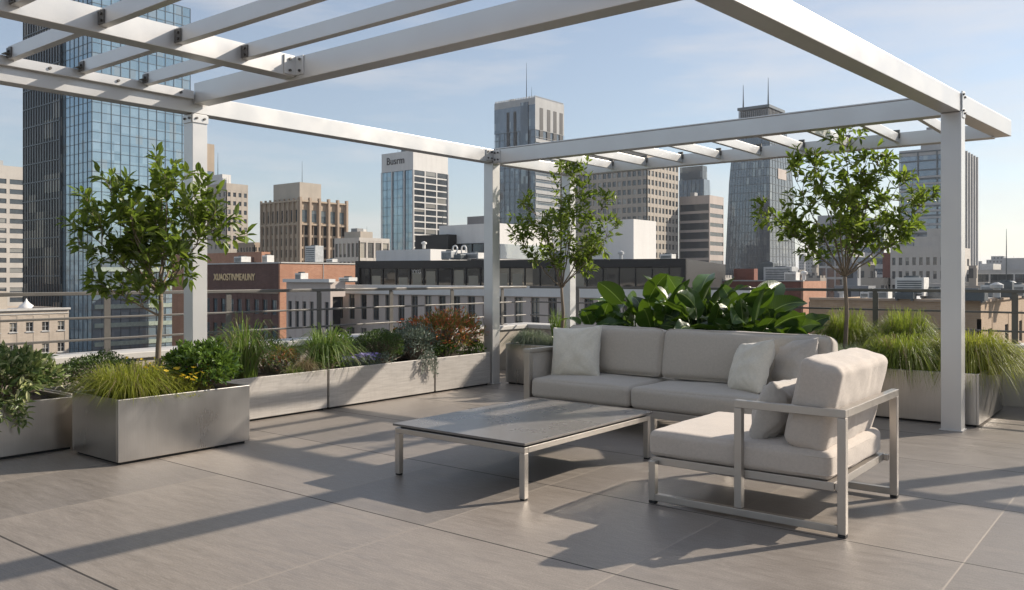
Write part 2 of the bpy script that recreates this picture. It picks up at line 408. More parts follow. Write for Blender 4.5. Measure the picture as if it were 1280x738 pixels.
# beams along the planter row
pgp('beam', lambda m: m.box(-7.255,-7.105,-5.5,8.705,BOT,TOP))
pgp('ledger', lambda m: m.box(-7.103,-7.055,-5.5,4.25,TOP-.055,TOP+.02))
# inner beam and the high cross beam
pgp('beam', lambda m: m.box(-5.75,-5.60,-5.5,4.262,3.01,3.18))
pgp('beam', lambda m: m.box(-7.08,-1.95,4.264,4.415,2.985,3.17))
# far beams
pgp('beam', lambda m: m.box(-7.103,-1.75,8.56,8.70,BOT-.015,TOP-.005))
pgp('cap_rail', lambda m: m.box(-7.09,-1.76,8.555,8.715,TOP-.003,TOP+.012))
pgp('beam', lambda m: m.box(-7.10,-1.60,10.26,10.40,BOT-.015,TOP-.035))
# the long beam over the last post, skewed a little
dv = Vector((-1.67+2.0, 8.63-4.38, 0)).normalized()
c0 = Vector((-1.67,8.63,0))
a_ = c0 - dv*13.5; b_ = c0 + dv*1.80
pgp('beam', lambda m: m.bar((a_.x,a_.y,(BOT+TOP)/2+.002),(b_.x,b_.y,(BOT+TOP)/2+.002),.16,TOP-BOT))
pgp('beam', lambda m: m.bar((-7.18,8.71,(BOT+TOP)/2-.02),(-7.12,10.258,(BOT+TOP)/2-.02),.13,.14))
# connection plate of the last post
pn = Vector((dv.y,-dv.x,0))
pl = pgp('bracket', lambda m: m.bar(tuple(c0+pn*.088+Vector((0,0,BOT-.05))), tuple(c0+pn*.088+Vector((0,0,TOP+.02))), .09, .012, up=tuple(pn)), bevel=.002)
bolts(pl, [c0+pn*.094+dv*s+Vector((0,0,z)) for s,z in ((-.022,TOP-.01),(.022,TOP-.03),(-.022,BOT+.015),(.022,BOT-.005))], pn)
# brackets at the other post heads
pl = pgp('bracket', lambda m: m.box(-7.104,-7.095,4.26,4.42,BOT-.085,BOT-.012), bevel=.001)
bolts(pl, [(-7.095,4.30,BOT-.045),(-7.095,4.38,BOT-.045)], (1,0,0))
pl = pgp('bracket', lambda m: m.box(-7.25,-7.11,4.255,4.264,BOT-.085,BOT-.012), bevel=.001)
bolts(pl, [(-7.22,4.255,BOT-.045),(-7.14,4.255,BOT-.045)], (0,-1,0))
pl = pgp('bracket', lambda m: m.box(-7.104,-7.092,8.42,8.55,BOT+.02,TOP-.01), bevel=.001)
bolts(pl, [(-7.092,8.45,BOT+.05),(-7.092,8.45,TOP-.04),(-7.092,8.52,BOT+.05),(-7.092,8.52,TOP-.04)], (1,0,0))
pl = pgp('bracket', lambda m: m.box(-7.09,-6.98,8.548,8.559,BOT+.0,TOP-.02), bevel=.001)
bolts(pl, [(-7.06,8.548,BOT+.03),(-7.06,8.548,TOP-.05),(-7.01,8.548,BOT+.03),(-7.01,8.548,TOP-.05)], (0,-1,0))
pl = pgp('bracket', lambda m: (m.box(-5.598,-5.588,4.15,4.262,3.02,3.17), m.box(-5.598,-5.49,4.253,4.263,3.02,3.17)), bevel=.001)
bolts(pl, [(-5.588,4.20,3.05),(-5.588,4.20,3.14)], (1,0,0)); bolts(pl, [(-5.53,4.253,3.05),(-5.53,4.253,3.14)], (0,-1,0))
bolts(pg, [(-7.055,y,TOP-.015) for y in (4.12,3.55,3.0,2.5,1.95)], (1,0,0), .012, .012)
# slats of the near bay
ys = [3.80-.54*k for k in range(15)]
for y in ys:
    s1 = pgp('slat', lambda m: m.box(-7.05,-5.752,y-.03,y+.03,3.065,3.165), bevel=.003)
    br = pgp('bracket', lambda m: (m.box(-7.052,-6.97,y-.040,y-.031,3.075,3.15), m.box(-7.050,-6.98,y-.075,y-.041,TOP+.021,TOP+.028)), mat=M['rail'], parent=s1, bevel=0)
    bolts(br, [(-7.01,y-.040,3.12)], (0,-1,0), .011, .012)
    s2 = pgp('slat', lambda m: m.box(-5.598,-2.2,y-.03,y+.03,3.055,3.165), bevel=.003)
    br = pgp('bracket', lambda m: m.box(-5.597,-5.52,y-.040,y-.031,3.06,3.15), mat=M['rail'], parent=s2, bevel=0)
    bolts(br, [(-5.55,y-.040,3.125),(-5.55,y-.040,3.08)], (0,-1,0), .010, .010)
# slats of the far bay, one skewed so each meets both beams
for k in range(9):
    x = -6.34+.54*k
    s1 = pgp('slat', lambda m: m.box(x-.022,x+.022,8.702,10.258,2.93,3.03), bevel=.003)
    br = pgp('bracket', lambda m: m.box(x-.035,x+.035,10.24,10.259,2.975,3.07), mat=M['rail'], parent=s1, bevel=0)

# ------------------------------------------------------------------ planters
def planter(label, x0,x1,y0,y1,h, mat, cap=True, group='planter boxes round the terrace edge', t=.022):
    cx, cy = (x0+x1)/2, (y0+y1)/2; hx, hy = (x1-x0)/2, (y1-y0)/2
    e = empty('planter_box', (cx,cy,0), 0, label, 'planter', group)
    m = MB(); z0 = .022
    m.box(-hx,-hx+t,-hy,hy,z0,h); m.box(hx-t,hx,-hy,hy,z0,h)
    m.box(-hx+t,hx-t,-hy,-hy+t,z0,h); m.box(-hx+t,hx-t,hy-t,hy,z0,h)
    m.box(-hx+t,hx-t,-hy+t,hy-t,z0,z0+.02)
    m.build('box', mat, e, bevel=.004)
    m = MB(); m.box(-hx+.03,hx-.03,-hy+.03,hy-.03,.0005,.021); m.build('plinth', M['rubber'], e)
    # uneven soil surface
    m = MB(); nx, ny = 24, 24
    for j in range(ny+1):
        for i in range(nx+1):
            x = -hx+t+.001+(2*hx-2*t-.002)*i/nx; y = -hy+t+.001+(2*hy-2*t-.002)*j/ny
            m.v.append((x,y,h-.05+.035*noise.noise(Vector((x*5+cx,y*5+cy,0)))))
    for j in range(ny):
        for i in range(nx): b=j*(nx+1)+i; m.face((b,b+1,b+nx+2,b+nx+1))
    m.build('soil', M['soil'], e, smooth=True)
    return e
planter('freestanding brushed steel planter holding the slender tree and yellow-green grass', -6.94,-6.20,3.12,4.25,.49, M['steel'])
planter('brushed steel planter with variegated leaves trailing over its rim', -7.86,-7.10,-.6,3.22,.43, M['steel'])
planter('low stone planter half hidden behind the freestanding steel one', -7.86,-7.28,3.26,4.22,.43, M['stone'])
planter('stone planter holding two tall arching grass tufts', -7.86,-7.10,4.45,5.815,.425, M['stone'])
planter('stone planter with clipped ball shrub and violet flowers', -7.86,-7.10,5.845,7.445,.425, M['stone'])
planter('short stone planter with the red-leaved shrub beside the corner post', -7.86,-7.10,7.475,8.50,.425, M['stone'])
planter('steel planter with blue-green grass beside the sofa arm', -7.02,-6.24,8.72,9.95,.53, M['steel'])
planter('long steel planter full of paddle leaves behind the sofa', -6.20,-3.34,8.75,9.95,.50, M['steel'])
planter('steel planter overflowing with fountain grass behind the last pergola post', -3.30,-1.50,8.88,10.2,.50, M['steel'])

# ------------------------------------------------------------------ soft goods
def soft_box(w, d, h, r=.05, puff=.03, side=.012, n=22, seed=0, wr=.006, crease=0):
    """upholstered cushion: rounded box, crowned, slightly creased. Origin at its bottom centre."""
    m = MB(); g = []
    for i in range(n+1):
        t = i/n*2-1; g.append(math.copysign(1-(1-abs(t))**1.7, t))
    idx = {}
    def vert(p):
        k = tuple(round(c,5) for c in p)
        if k in idx: return idx[k]
        x,y,z = p; hx,hy,hz = w/2,d/2,h/2
        q = Vector((x*hx,y*hy,z*hz)); rr = min(r,hz*.98)
        c = Vector((max(-hx+rr,min(hx-rr,q.x)),max(-hy+rr,min(hy-rr,q.y)),max(-hz+rr,min(hz-rr,q.z))))
        dd = q-c
        if dd.length > 1e-6: q = c+dd.normalized()*rr
        e = (1-x*x)*(1-y*y)
        q.z += puff*(e**.6)*(1 if z>0 else -.15)*abs(z)
        q.x += side*(1-z*z)*(1-y*y)*math.copysign(abs(x)**3,x); q.y += side*(1-z*z)*(1-x*x)*math.copysign(abs(y)**3,y)
        nv = noise.noise(Vector((q.x*4+seed*7,q.y*4,q.z*4)))*wr*1.6 + noise.noise(Vector((q.x*11+seed*3,q.y*9,q.z*14)))*wr*.8
        if crease:   # gathers running in from the ends
            nv += crease*math.sin(q.x*38+3*noise.noise(Vector((q.x*3,q.y*3,seed))))*max(0,abs(z))**2*noise.noise(Vector((q.x*2.5,q.z*3,seed+2)))
        dn = q.normalized() if q.length>0 else Vector((0,0,1))
        q += Vector((x**3,y**3,z**3)).normalized()*nv if (abs(x)+abs(y)+abs(z))>.1 else Vector()
        idx[k] = len(m.v); m.v.append((q.x,q.y,q.z+h/2)); return idx[k]
    for ax in range(3):
        for sgn in (-1,1):
            for i in range(n):
                for j in range(n):
                    qd = []
                    for a,b in ((g[i],g[j]),(g[i+1],g[j]),(g[i+1],g[j+1]),(g[i],g[j+1])):
                        p = [0,0,0]; p[ax]=sgn; p[(ax+1)%3]=a; p[(ax+2)%3]=b; qd.append(vert(tuple(p)))
                    m.face(tuple(qd if sgn>0 else qd[::-1]))
    return m
def loop_tube(hx, hy, z, r, rad=.004, wob=0):
    m = MB(); pts = []
    for cx_, cy_, a0 in ((hx-r,hy-r,0),(-hx+r,hy-r,90),(-hx+r,-hy+r,180),(hx-r,-hy+r,270)):
        for k in range(5):
            a = R(a0+k*22.5); pts.append((cx_+r*math.cos(a), cy_+r*math.sin(a), z))
    pts.append(pts[0]); m.tube(pts, rad, 6, cap=False); return m
def pillow_mb(s=.46, t=.15, seed=0):
    m = MB(); n = 26
    for side in (1,-1):
        for j in range(n+1):
            for i in range(n+1):
                u = i/n*2-1; v = j/n*2-1
                # corners stick out, edges pull in
                pin = .93+.07*(u*u*v*v)+.0*u
                x = u*s/2*(1-.085*(1-v*v)**1.0*abs(u)**2) ; y = v*s/2*(1-.085*(1-u*u)*abs(v)**2)
                e = max(0,(1-abs(u)**2.6))*max(0,(1-abs(v)**2.6))
                z = t/2*e**.55
                # creases radiating from the corners and one dent
                cr = noise.noise(Vector((u*2.2+seed*5,v*2.2,side)))*.026*e**.4
                cr += .015*math.sin(9*math.atan2(abs(v)-1.05,abs(u)-1.05)*2+seed)*min(1,(abs(u)*abs(v))*1.6)*(1-max(abs(u),abs(v))**6)
                z = max(z+cr,0) if e>0 else 0
                m.v.append((x,y,side*z))
    N=(n+1)**2
    for j in range(n):
        for i in range(n):
            b=j*(n+1)+i; m.face((b,b+1,b+n+2,b+n+1)); m.face((N+b,N+b+n+1,N+b+n+2,N+b+1))
    return m
def weld(o, d=.0005):
    w_ = o.modifiers.new('weld','WELD'); w_.merge_threshold = d

# ------------------------------------------------------------------ sofa
SO = (-5.07, 6.60, 0)
sofa = empty('sofa', SO, R(-1.5), 'long grey taupe sofa with low metal arm in front of the paddle leaves', 'sofa')
def part(name, fn, mat, parent, bevel=.003, smooth=False):
    m = MB(); fn(m); return m.build(name, mat, parent, bevel=bevel, smooth=smooth)
SL, SD = 2.78, .95
part('base_frame', lambda m: (m.box(0,SL,0,.05,.17,.235), m.box(0,SL,SD-.05,SD,.17,.235), m.box(0,.05,.05,SD-.05,.17,.235), m.box(SL-.05,SL,.05,SD-.05,.17,.235), m.box(.05,SL-.05,.05,SD-.05,.205,.225)), M['frame'], sofa)
for x in (0.02,SL/2,SL-.07):
    for y in (.02,SD-.07): part('leg', lambda m: m.box(x,x+.05,y,y+.05,.001,.169), M['frame'], sofa)
part('arm_frame', lambda m: (m.box(-.008,.062,-.008,.05,.001,.665), m.box(-.008,.05,SD-.05,SD+.003,.001,.665), m.box(-.012,.066,-.012,SD+.006,.666,.70)), M['frame'], sofa)
part('arm_panel', lambda m: m.box(.002,.045,.051,SD-.052,.24,.664), M['fab_sofa'], sofa, bevel=.01)
part('back_frame', lambda m: (m.box(.067,SL,SD-.04,SD+.002,.60,.64), m.box(SL-.045,SL,SD-.045,SD+.003,.236,.599)), M['frame'], sofa)
for k,(x0,x1) in enumerate(((.07,1.19),(1.20,2.78))):
    m = soft_box(x1-x0,.90,.185,.045,.03,.01,26,seed=k+1,wr=.004)
    c = m.build('seat_cushion', M['fab_sofa'], sofa, smooth=True, loc=((x0+x1)/2,.445,.236))
    loop_tube((x1-x0)/2-.004,.446,.150,.05).build('piping', M['fab_sofa'], c, smooth=True)
    loop_tube((x1-x0)/2-.004,.446,.035,.05).build('piping', M['fab_sofa'], c, smooth=True)
for k,(x0,x1) in enumerate(((.06,1.17),(1.175,2.76))):
    m = soft_box(x1-x0,.46,.20,.06,.035,.012,26,seed=k+9,wr=.005)
    c = m.build('back_cushion', M['fab_sofa'], sofa, smooth=True, loc=((x0+x1)/2,.775,.635))
    c.rotation_euler = (R(80),0,0); c.location = ((x0+x1)/2,.80,.655)
    loop_tube((x1-x0)/2-.002,.228,.17,.06,.0035).build('piping', M['fab_sofa'], c, smooth=True)

# ------------------------------------------------------------------ chaise
ch = empty('lounge_chair', (-2.61,4.655,0), R(.3), 'taupe lounge chair with open metal sled frame and thick back cushion', 'lounge chair')
W_, D_ = 1.19, 1.10; T=.045
AH=.69
def leg(name, x,y,z0,z1, t=T): return part(name, lambda m: m.box(x,x+t,y,y+t,z0,z1), M['frame'], ch)
leg('leg',0,0,.019,.262); leg('leg',.56,0,.065,AH-.046); lg = leg('leg',W_-T,0,.019,AH-.046)
leg('leg',W_-T,D_-T,.019,AH-.046); leg('leg',0,D_-T,.019,.262)
part('runner', lambda m: m.box(T,W_-T,.002,T-.002,.02,.062), M['frame'], ch)
part('runner', lambda m: m.box(T,W_-T,D_-T+.002,D_-.002,.02,.062), M['frame'], ch)
part('seat_frame', lambda m: (m.box(0.0,W_-.075,.047,.085,.235,.282), m.box(0,W_-.075,D_-.085,D_-.047,.235,.282), m.box(0,.045,.086,D_-.086,.235,.282), m.box(W_-.12,W_-.075,.086,D_-.086,.235,.282), m.box(.046,W_-.121,.086,D_-.086,.255,.275), m.box(W_-.074,W_-T-.001,.05,.08,.24,.278), m.box(W_-.074,W_-T-.001,D_-.08,D_-.05,.24,.278)), M['frame'], ch)
part('arm_rail', lambda m: (m.box(.56,W_,0,T,AH-.045,AH), ), M['frame'], ch)
part('back_rail', lambda m: (m.box(W_-T,W_,T+.001,D_,AH-.045,AH), ), M['frame'], ch)
for x,y in ((.0,0),(W_-T,0),(W_-T,D_-T),(0,D_-T)):
    part('foot', lambda m: m.box(x+.002,x+.044,y+.002,y+.043,.0005,.0185), M['rubber'], ch, bevel=.002)
m = soft_box(1.125,1.01,.158,.04,.016,.008,34,seed=21,wr=.004)
c = m.build('seat_cushion', M['fab_taupe'], ch, smooth=True, loc=(.535,.55,.283))
loop_tube(.562,.504,.128,.045).build('piping', M['fab_taupe'], c, smooth=True)
loop_tube(.562,.504,.03,.045).build('piping', M['fab_taupe'], c, smooth=True)
m = soft_box(.97,.50,.235,.045,.022,.010,40,seed=31,wr=.008,crease=.004)
c = m.build('back_cushion', M['fab_taupe'], ch, smooth=True)
# stand on its long edge, facing the table, leaning outwards a little
c.matrix_local = Matrix.Translation((.985,.55,.685)) @ Matrix.Rotation(R(13),4,'Y') @ Matrix(((0,0,-1,.12),(-1,0,0,0),(0,1,0,0),(0,0,0,1)))
loop_tube(.485,.25,.20,.045,.004).build('piping', M['fab_taupe'], c, smooth=True)

def place_pillow(name, label, mat, loc, s, t, facing, lean, roll=0, seed=0):
    """a pillow whose face looks along azimuth facing, leaning back by lean"""
    o = pillow_mb(s,t,seed).build(name, mat, smooth=True); weld(o, .001)
    o.location = loc
    o.rotation_euler = (Matrix.Rotation(facing+R(90),3,'Z') @ Matrix.Rotation(R(90)-lean,3,'X') @ Matrix.Rotation(roll,3,'Z')).to_euler()
    tag(o, label, 'pillow', 'throw pillows'); return o
place_pillow('throw_pillow','ivory throw pillow standing against the metal arm of the long sofa', M['fab_ivory'], (-4.73,6.99,.655), .54,.25, R(-80), R(16), R(4), 1)
place_pillow('throw_pillow','ivory throw pillow leaning against its grey neighbour on the long sofa', M['fab_ivory'], (-2.90,6.93,.63), .49,.22, R(-128), R(22), R(9), 2)
place_pillow('throw_pillow','warm grey throw pillow partly behind an ivory one on the long sofa', M['fab_grey'], (-2.60,7.12,.645), .50,.22, R(-122), R(16), R(5), 3)
place_pillow('throw_pillow','small beige pillow seen almost edge-on against the lounge chair back cushion', M['fab_grey'], (-1.93,4.99,.60), .40,.2, R(178), R(17), R(2), 4)

# ------------------------------------------------------------------ coffee table
tb = empty('coffee_table', (-3.81,5.0,0), R(0), 'large low coffee table with grey stone top and slim metal legs', 'coffee table')
hx, hy = .59,.81
part('tabletop', lambda m: m.box(-hx,hx,-hy,hy,.350,.366), M['top'], tb, bevel=.002)
part('table_frame', lambda m: (m.box(-hx+.012,hx-.012,-hy+.012,-hy+.052,.298,.336), m.box(-hx+.012,hx-.012,hy-.052,hy-.012,.298,.336), m.box(-hx+.012,-hx+.052,-hy+.053,hy-.053,.298,.336), m.box(hx-.052,hx-.012,-hy+.053,hy-.053,.298,.336)), M['frame'], tb)
part('spacer', lambda m: m.box(-hx+.04,hx-.04,-hy+.04,hy-.04,.3365,.3495), M['rubber'], tb, bevel=0)
for sx in (-1,1):
    for sy in (-1,1):
        cx_, cy_ = sx*(hx-.032), sy*(hy-.032)
        l = part('leg', lambda m: m.box(cx_-.021,cx_+.021,cy_-.021,cy_+.021,.012,.2975), M['frame'], tb)
        part('foot', lambda m: m.box(cx_-.017,cx_+.017,cy_-.017,cy_+.017,.0005,.0115), M['rubber'], l, bevel=0)

# unseen pergola bay added beyond the last post to cast stripes of shade
shadow_bay = empty('pergola', (.9,8.63,0), 0, 'unseen second pergola bay added to stripe the paving with shade', 'pergola')
for x,y in ((0,.9),(0,1.72),(4,.9),(4,1.72)): part('post', lambda m: m.box(x-.075,x+.075,y-.075,y+.075,.001,2.9), M['alu'], shadow_bay)
for y in (1.72,): part('beam', lambda m: m.box(-.2,4.2,y-.04,y+.04,2.901,2.98), M['alu'], shadow_bay)
for x in (-.27,4.201): part('beam', lambda m: m.box(x,x+.07,.8,1.79,2.901,2.98), M['alu'], shadow_bay)
# ================================================================== PLANTS
def bez(p0,p1,p2,t): return p0*((1-t)**2)+p1*(2*t*(1-t))+p2*(t*t)
RT = Vector((CB, SB, 0)); FW = Vector((-SB, CB, 0)); UP = Vector((0,0,1))
def tree(label, base, trunk_h, trunk_r, limbs, mat, leafL=(.055,.085), density=1.0, seed=1, lean=0):
    rr = random.Random(seed)
    e = empty('planted_tree', base, 0, label, 'tree', 'slender multi-branched trees in planters')
    tr = MB(); lf = MB()
    fork = Vector((lean,0,trunk_h))
    pts = [Vector((lean*t+.012*math.sin(t*7+seed)*t,.012*math.sin(t*5+seed),trunk_h*t)) for t in [i/9 for i in range(10)]]
    pts[0].z = -.06
    tr.tube(pts, [trunk_r*(1.35 if i==0 else 1-.32*i/9) for i in range(10)], 10)
    fork = pts[-1]
    def cluster(p, d, k, spread=1.0):
        for _ in range(k):
            a = Vector((rr.gauss(0,1),rr.gauss(0,1),rr.gauss(0,.8)+.15)).normalized()
            dd = (d*.75 + a*spread).normalized()
            L_ = rr.uniform(*leafL)*rr.choice((.8,1,1,1.15)); off = p + a*rr.uniform(0,.018)
            if rr.random() < .3: dd.z -= .5
            lf.leaf(off, dd, (UP+Vector((rr.gauss(0,.5),rr.gauss(0,.5),0))).normalized(), L_, L_*rr.uniform(.36,.50), rr.uniform(.05,.3), rr.uniform(-.05,.35))
    def twig(p, d, L_, r, depth):
        bend = Vector((rr.gauss(0,.25),rr.gauss(0,.25),rr.uniform(0,.45)))
        p1 = p+d*L_*.5; p2 = p + (d+bend*.6).normalized()*L_
        n = 5; q = [bez(p,p1,p2,i/n) for i in range(n+1)]
        tr.tube(q, [r*(1-.65*i/n) for i in range(n+1)], 5)
        for i in range(1,n+1):
            dd = (q[i]-q[i-1]).normalized()
            if depth > 0 and i >= 2:
                if rr.random() < .45: continue
                for _ in range(1):
                    sd_ = Vector((rr.gauss(0,1),rr.gauss(0,1),rr.gauss(0,.6)+.25)).normalized()
                    twig(q[i], (dd*.7+sd_*.8).normalized(), L_*rr.uniform(.38,.62), r*.5, depth-1)
            if depth <= 1: cluster(q[i], dd, max(1,int(rr.uniform(1,3.2)*density)), .9)
        cluster(q[-1], (q[-1]-q[-2]).normalized(), int(5*density), .8)
    for (start_t, dx, dy, dz, sub) in limbs:
        s0 = pts[int(start_t*9)] if start_t < 1 else fork
        end = s0 + (RT*dx + FW*dy + UP*dz)*(.86 if seed==3 else 1)
        mid = s0 + (RT*dx+FW*dy)*.42 + UP*dz*.36
        n = 10; q = [bez(s0,mid,end,i/n)+Vector((rr.gauss(0,.006),rr.gauss(0,.006),0))*(i>0) for i in range(n+1)]
        r0 = trunk_r*.42
        tr.tube(q, [r0*(1-.78*i/n) for i in range(n+1)], 7)
        for i in range(3,n+1):
            dd = (q[i]-q[i-1]).normalized()
            if i in (3,5) and rr.random() < .6: continue
            for _ in range(sub if i>6 else 1):
                sd_ = Vector((rr.gauss(0,1),rr.gauss(0,1),rr.gauss(0,.7)+.2)).normalized()
                twig(q[i], (dd*.55+sd_).normalized(), rr.uniform(.14,.30), .0045, 1)
        twig(q[-1], (q[-1]-q[-2]).normalized(), .2, .005, 1)
    print('LEAVES', len(lf.v)//8)
    tr.build('trunk', M['bark'], e, smooth=True)
    lf.build('crown', mat, e)
    return e
tree('slender tree with spreading crown in the freestanding steel planter', (-6.66,3.70,.46), .80, .026,
     [(1,-.66,.05,.74,1),(1,-.36,-.2,.88,1),(1,-.03,.1,1.06,2),(1,.12,-.15,.92,1),(1,.36,.1,.74,2),(1,.45,-.1,.60,2),(1,-.30,.25,.48,1),(1,-.14,-.3,.66,1),(1,.10,.3,.66,1),(1,-.52,-.1,.48,1),(.78,-.38,-.1,.22,1)], M['lf_tree'], (.075,.12), .66, 3)
tree('airy tree growing in front of the slim corner post beside the sofa arm', (-6.57,9.38,.48), .78, .026,
     [(1,-.52,.1,.55,2),(1,-.34,-.1,.98,2),(1,.0,.1,1.55,2),(1,.22,-.1,1.38,2),(1,.55,.1,1.05,2),(1,.60,-.05,.68,2),(1,.34,.25,.42,2),(1,-.15,-.25,.72,2),(1,.12,.2,1.05,2)], M['lf_tree2'], (.07,.11), .62, 11)
tree('bushy tree rising out of the fountain grass to the far beam', (-2.91,9.56,.46), .95, .027,
     [(1,-.72,.1,.66,2),(1,-.58,-.15,1.02,2),(1,-.25,.1,1.18,2),(1,.04,.0,1.42,2),(1,.30,-.15,1.2,2),(1,.62,.1,.98,2),(1,.78,-.1,.75,2),(1,.25,.3,.72,2),(1,-.2,-.3,.82,2),(1,.5,-.25,.42,2),(1,-.42,.3,.45,2),(1,.1,-.2,1.1,2)], M['lf_tree2'], (.075,.115), .62, 23)

def grass(name, label, loc, n, h, reach, w, mat, seed=0, r0=.06, fall=1.0, seg=5, cat='grass', group='ornamental grass tufts', tan=0):
    rr = random.Random(seed); m = MB()
    for i in range(n):
        az = rr.uniform(0,2*math.pi); q = r0*math.sqrt(rr.random()); a2 = az+rr.gauss(0,.5)
        k = rr.random(); hh = h*rr.uniform(.6,1.08)*(1-.25*k); re = reach*(.12+.95*k)*rr.uniform(.7,1.1)
        if tan and rr.random() < tan: m.mi = 1
        else: m.mi = 0
        m.blade((math.cos(a2)*q,math.sin(a2)*q,0), az, hh, re, w*rr.uniform(.6,1.2), seg, fall*(.25+.9*k), rr.gauss(0,.6))
    o = m.build(name, [mat, M['gr_tan']], loc=loc); tag(o, label, cat, group); return o
grass('arching_grass','upright arching grass tuft in the stone planter next to the big pergola post',(-7.45,5.05,.37),420,.80,.66,.012,M['gr_green'],1,.11,.9,6,tan=.12)
grass('arching_grass','broad bladed grass tuft between the upright tuft and the ball shrub',(-7.40,6.02,.37),460,.64,.58,.013,M['gr_green'],2,.11,1.1,6,tan=.05)
grass('fountain_grass','low yellow-green grass mound spilling over the freestanding steel planter',(-6.57,3.40,.43),2000,.38,.46,.0065,M['gr_yellow'],3,.22,1.0,5,tan=.1)
grass('fountain_grass','small yellow-green grass patch at the foot of the slender tree',(-6.50,3.78,.43),600,.22,.26,.004,M['gr_yellow'],4,.1,1.0,5,tan=.15)
grass('fountain_grass','tall lime grass tuft behind the bushy tree trunk',(-3.02,9.98,.45),1700,.74,.42,.0075,M['gr_lime'],5,.16,1.0,6,tan=.08)
grass('fountain_grass','tall lime grass tuft between the bushy tree and the last post',(-2.40,9.98,.45),1900,.76,.46,.0075,M['gr_lime'],6,.17,1.0,6,tan=.08)
grass('fountain_grass','wide fountain grass arching over the planter front by the last post',(-2.25,9.22,.45),2800,.50,.55,.0075,M['gr_lime'],7,.24,1.45,6,tan=.12)
grass('fountain_grass','largest sunlit fountain grass hanging over the end of its planter',(-1.66,9.50,.45),3400,.56,.66,.0075,M['gr_yellow'],8,.24,1.5,6,tan=.12)
grass('fescue_grass','grey-green fescue mound behind the long sofa end',(-2.78,9.18,.45),1400,.33,.38,.006,M['gr_blue'],9,.14,1.1,5)
grass('fescue_grass','grey-green fescue mound at the edge of the paddle leaves',(-3.18,9.15,.45),900,.24,.30,.0035,M['gr_blue'],10,.1,1.5,5)
grass('fescue_grass','blue-green fescue mound beside the shaded sofa arm',(-6.80,8.98,.48),1400,.30,.38,.006,M['gr_blue'],12,.14,1.2,5)
grass('fescue_grass','blue-green fescue mound under the airy tree',(-6.50,8.98,.48),900,.22,.26,.0035,M['gr_blue'],13,.1,1.0,5)
grass('reed_grass','stiff upright green reeds behind the blue-green fescue',(-6.88,9.72,.48),240,.52,.14,.008,M['gr_green'],14,.10,.2,5)
grass('low_grass','thin weedy grass low in front of the ball shrub',(-7.2,5.45,.385),160,.16,.2,.006,M['gr_green'],15,.06,1,4,tan=.4)
grass('low_grass','thin dry grass between the two tall tufts',(-7.22,5.62,.385),260,.24,.22,.006,M['gr_tan'],16,.07,1,4)

def shrub(name, label, loc, r, n, leaf, mat, seed=0, lump=.16, aspect=.42, group='leafy shrubs in the planters', six=False, stem=True, shell=.55):
    rr = random.Random(seed)
    e = empty(name, loc, 0, label, 'shrub', group)
    m = MB(); rx,ry,rz = r; st = MB()
    for i in range(n):
        d = Vector((rr.gauss(0,1),rr.gauss(0,1),rr.gauss(0,1))).normalized()
        if d.z < -.35: d.z = abs(d.z)
        s = 1+lump*2*noise.noise(d*2.3+Vector((seed,0,0)))+lump*.9*noise.noise(d*6+Vector((seed,3,0)))
        k = (shell+(1-shell)*rr.random()**.6)*s
        p = Vector((d.x*rx*k,d.y*ry*k,rz*.8+d.z*rz*k))
        if p.z < 0.0: p.z = rr.uniform(0,.05)
        o = (d+Vector((rr.gauss(0,.6),rr.gauss(0,.6),rr.gauss(0,.5)+.3))).normalized()
        L_ = leaf*rr.uniform(.7,1.25)
        (m.leaf if six else m.leaf2)(p, o, (d+Vector((rr.gauss(0,.4),rr.gauss(0,.4),.3))).normalized(), L_, L_*aspect)
        if stem and i%24==0: st.tube([(p.x*.1,p.y*.1,-.04),(p.x*.5,p.y*.5,p.z*.55),tuple(p)],[.006,.004,.002],4)
    m.build('foliage', mat, e)
    if stem: st.build('stem', M['bark'], e)
    return e
shrub('glossy_shrub','rounded glossy green shrub at the end of the freestanding steel planter',(-6.52,3.99,.44),(.33,.26,.22),3000,.05,M['lf_pitto'],1,.2,.5,six=True)
shrub('clipped_shrub','dark rounded shrub behind the yellow-green grass mound',(-7.55,3.62,.38),(.26,.34,.19),3400,.024,M['lf_box'],2,.12,.5)
shrub('clipped_shrub','tight ball shrub in the middle stone planter',(-7.46,6.88,.375),(.29,.32,.225),6000,.021,M['lf_box'],3,.07,.5)
shrub('variegated_shrub','cream-edged variegated shrub in the trailing steel planter',(-7.36,2.72,.40),(.34,.44,.22),2200,.08,M['lf_varieg'],4,.22,.36,six=True)
shrub('variegated_shrub','lower variegated shrub spreading toward the frame edge',(-7.38,2.02,.40),(.34,.46,.20),1700,.08,M['lf_varieg'],5,.22,.36,six=True)
shrub('silver_shrub','silvery grey shrub between the ball shrub and the red-leaved shrub',(-7.38,7.38,.375),(.27,.28,.23),1900,.048,M['lf_silver'],6,.3,.3,six=True)
shrub('nandina_shrub','red and orange leaved shrub beside the corner post',(-7.46,8.02,.40),(.38,.50,.30),3800,.052,M['lf_red'],7,.32,.3,six=True)
shrub('leafy_shrub','small green shrub between the red-leaved shrub and the post',(-7.25,8.38,.375),(.12,.12,.11),600,.03,M['lf_pitto'],8,.2,.45)
shrub('leafy_shrub','dark green foliage tucked behind the silvery shrub',(-7.62,7.38,.375),(.26,.28,.20),1500,.035,M['lf_box'],9,.25,.4)
shrub('leafy_shrub','bronze twiggy shrub between the two tall grass tufts',(-7.55,5.58,.375),(.22,.2,.15),900,.03,M['lf_red'],10,.3,.3)
shrub('ground_cover_plant','low leafy plant at the near end of the first stone planter',(-7.3,4.66,.37),(.16,.17,.12),700,.035,M['lf_pitto'],21,.3,.42)
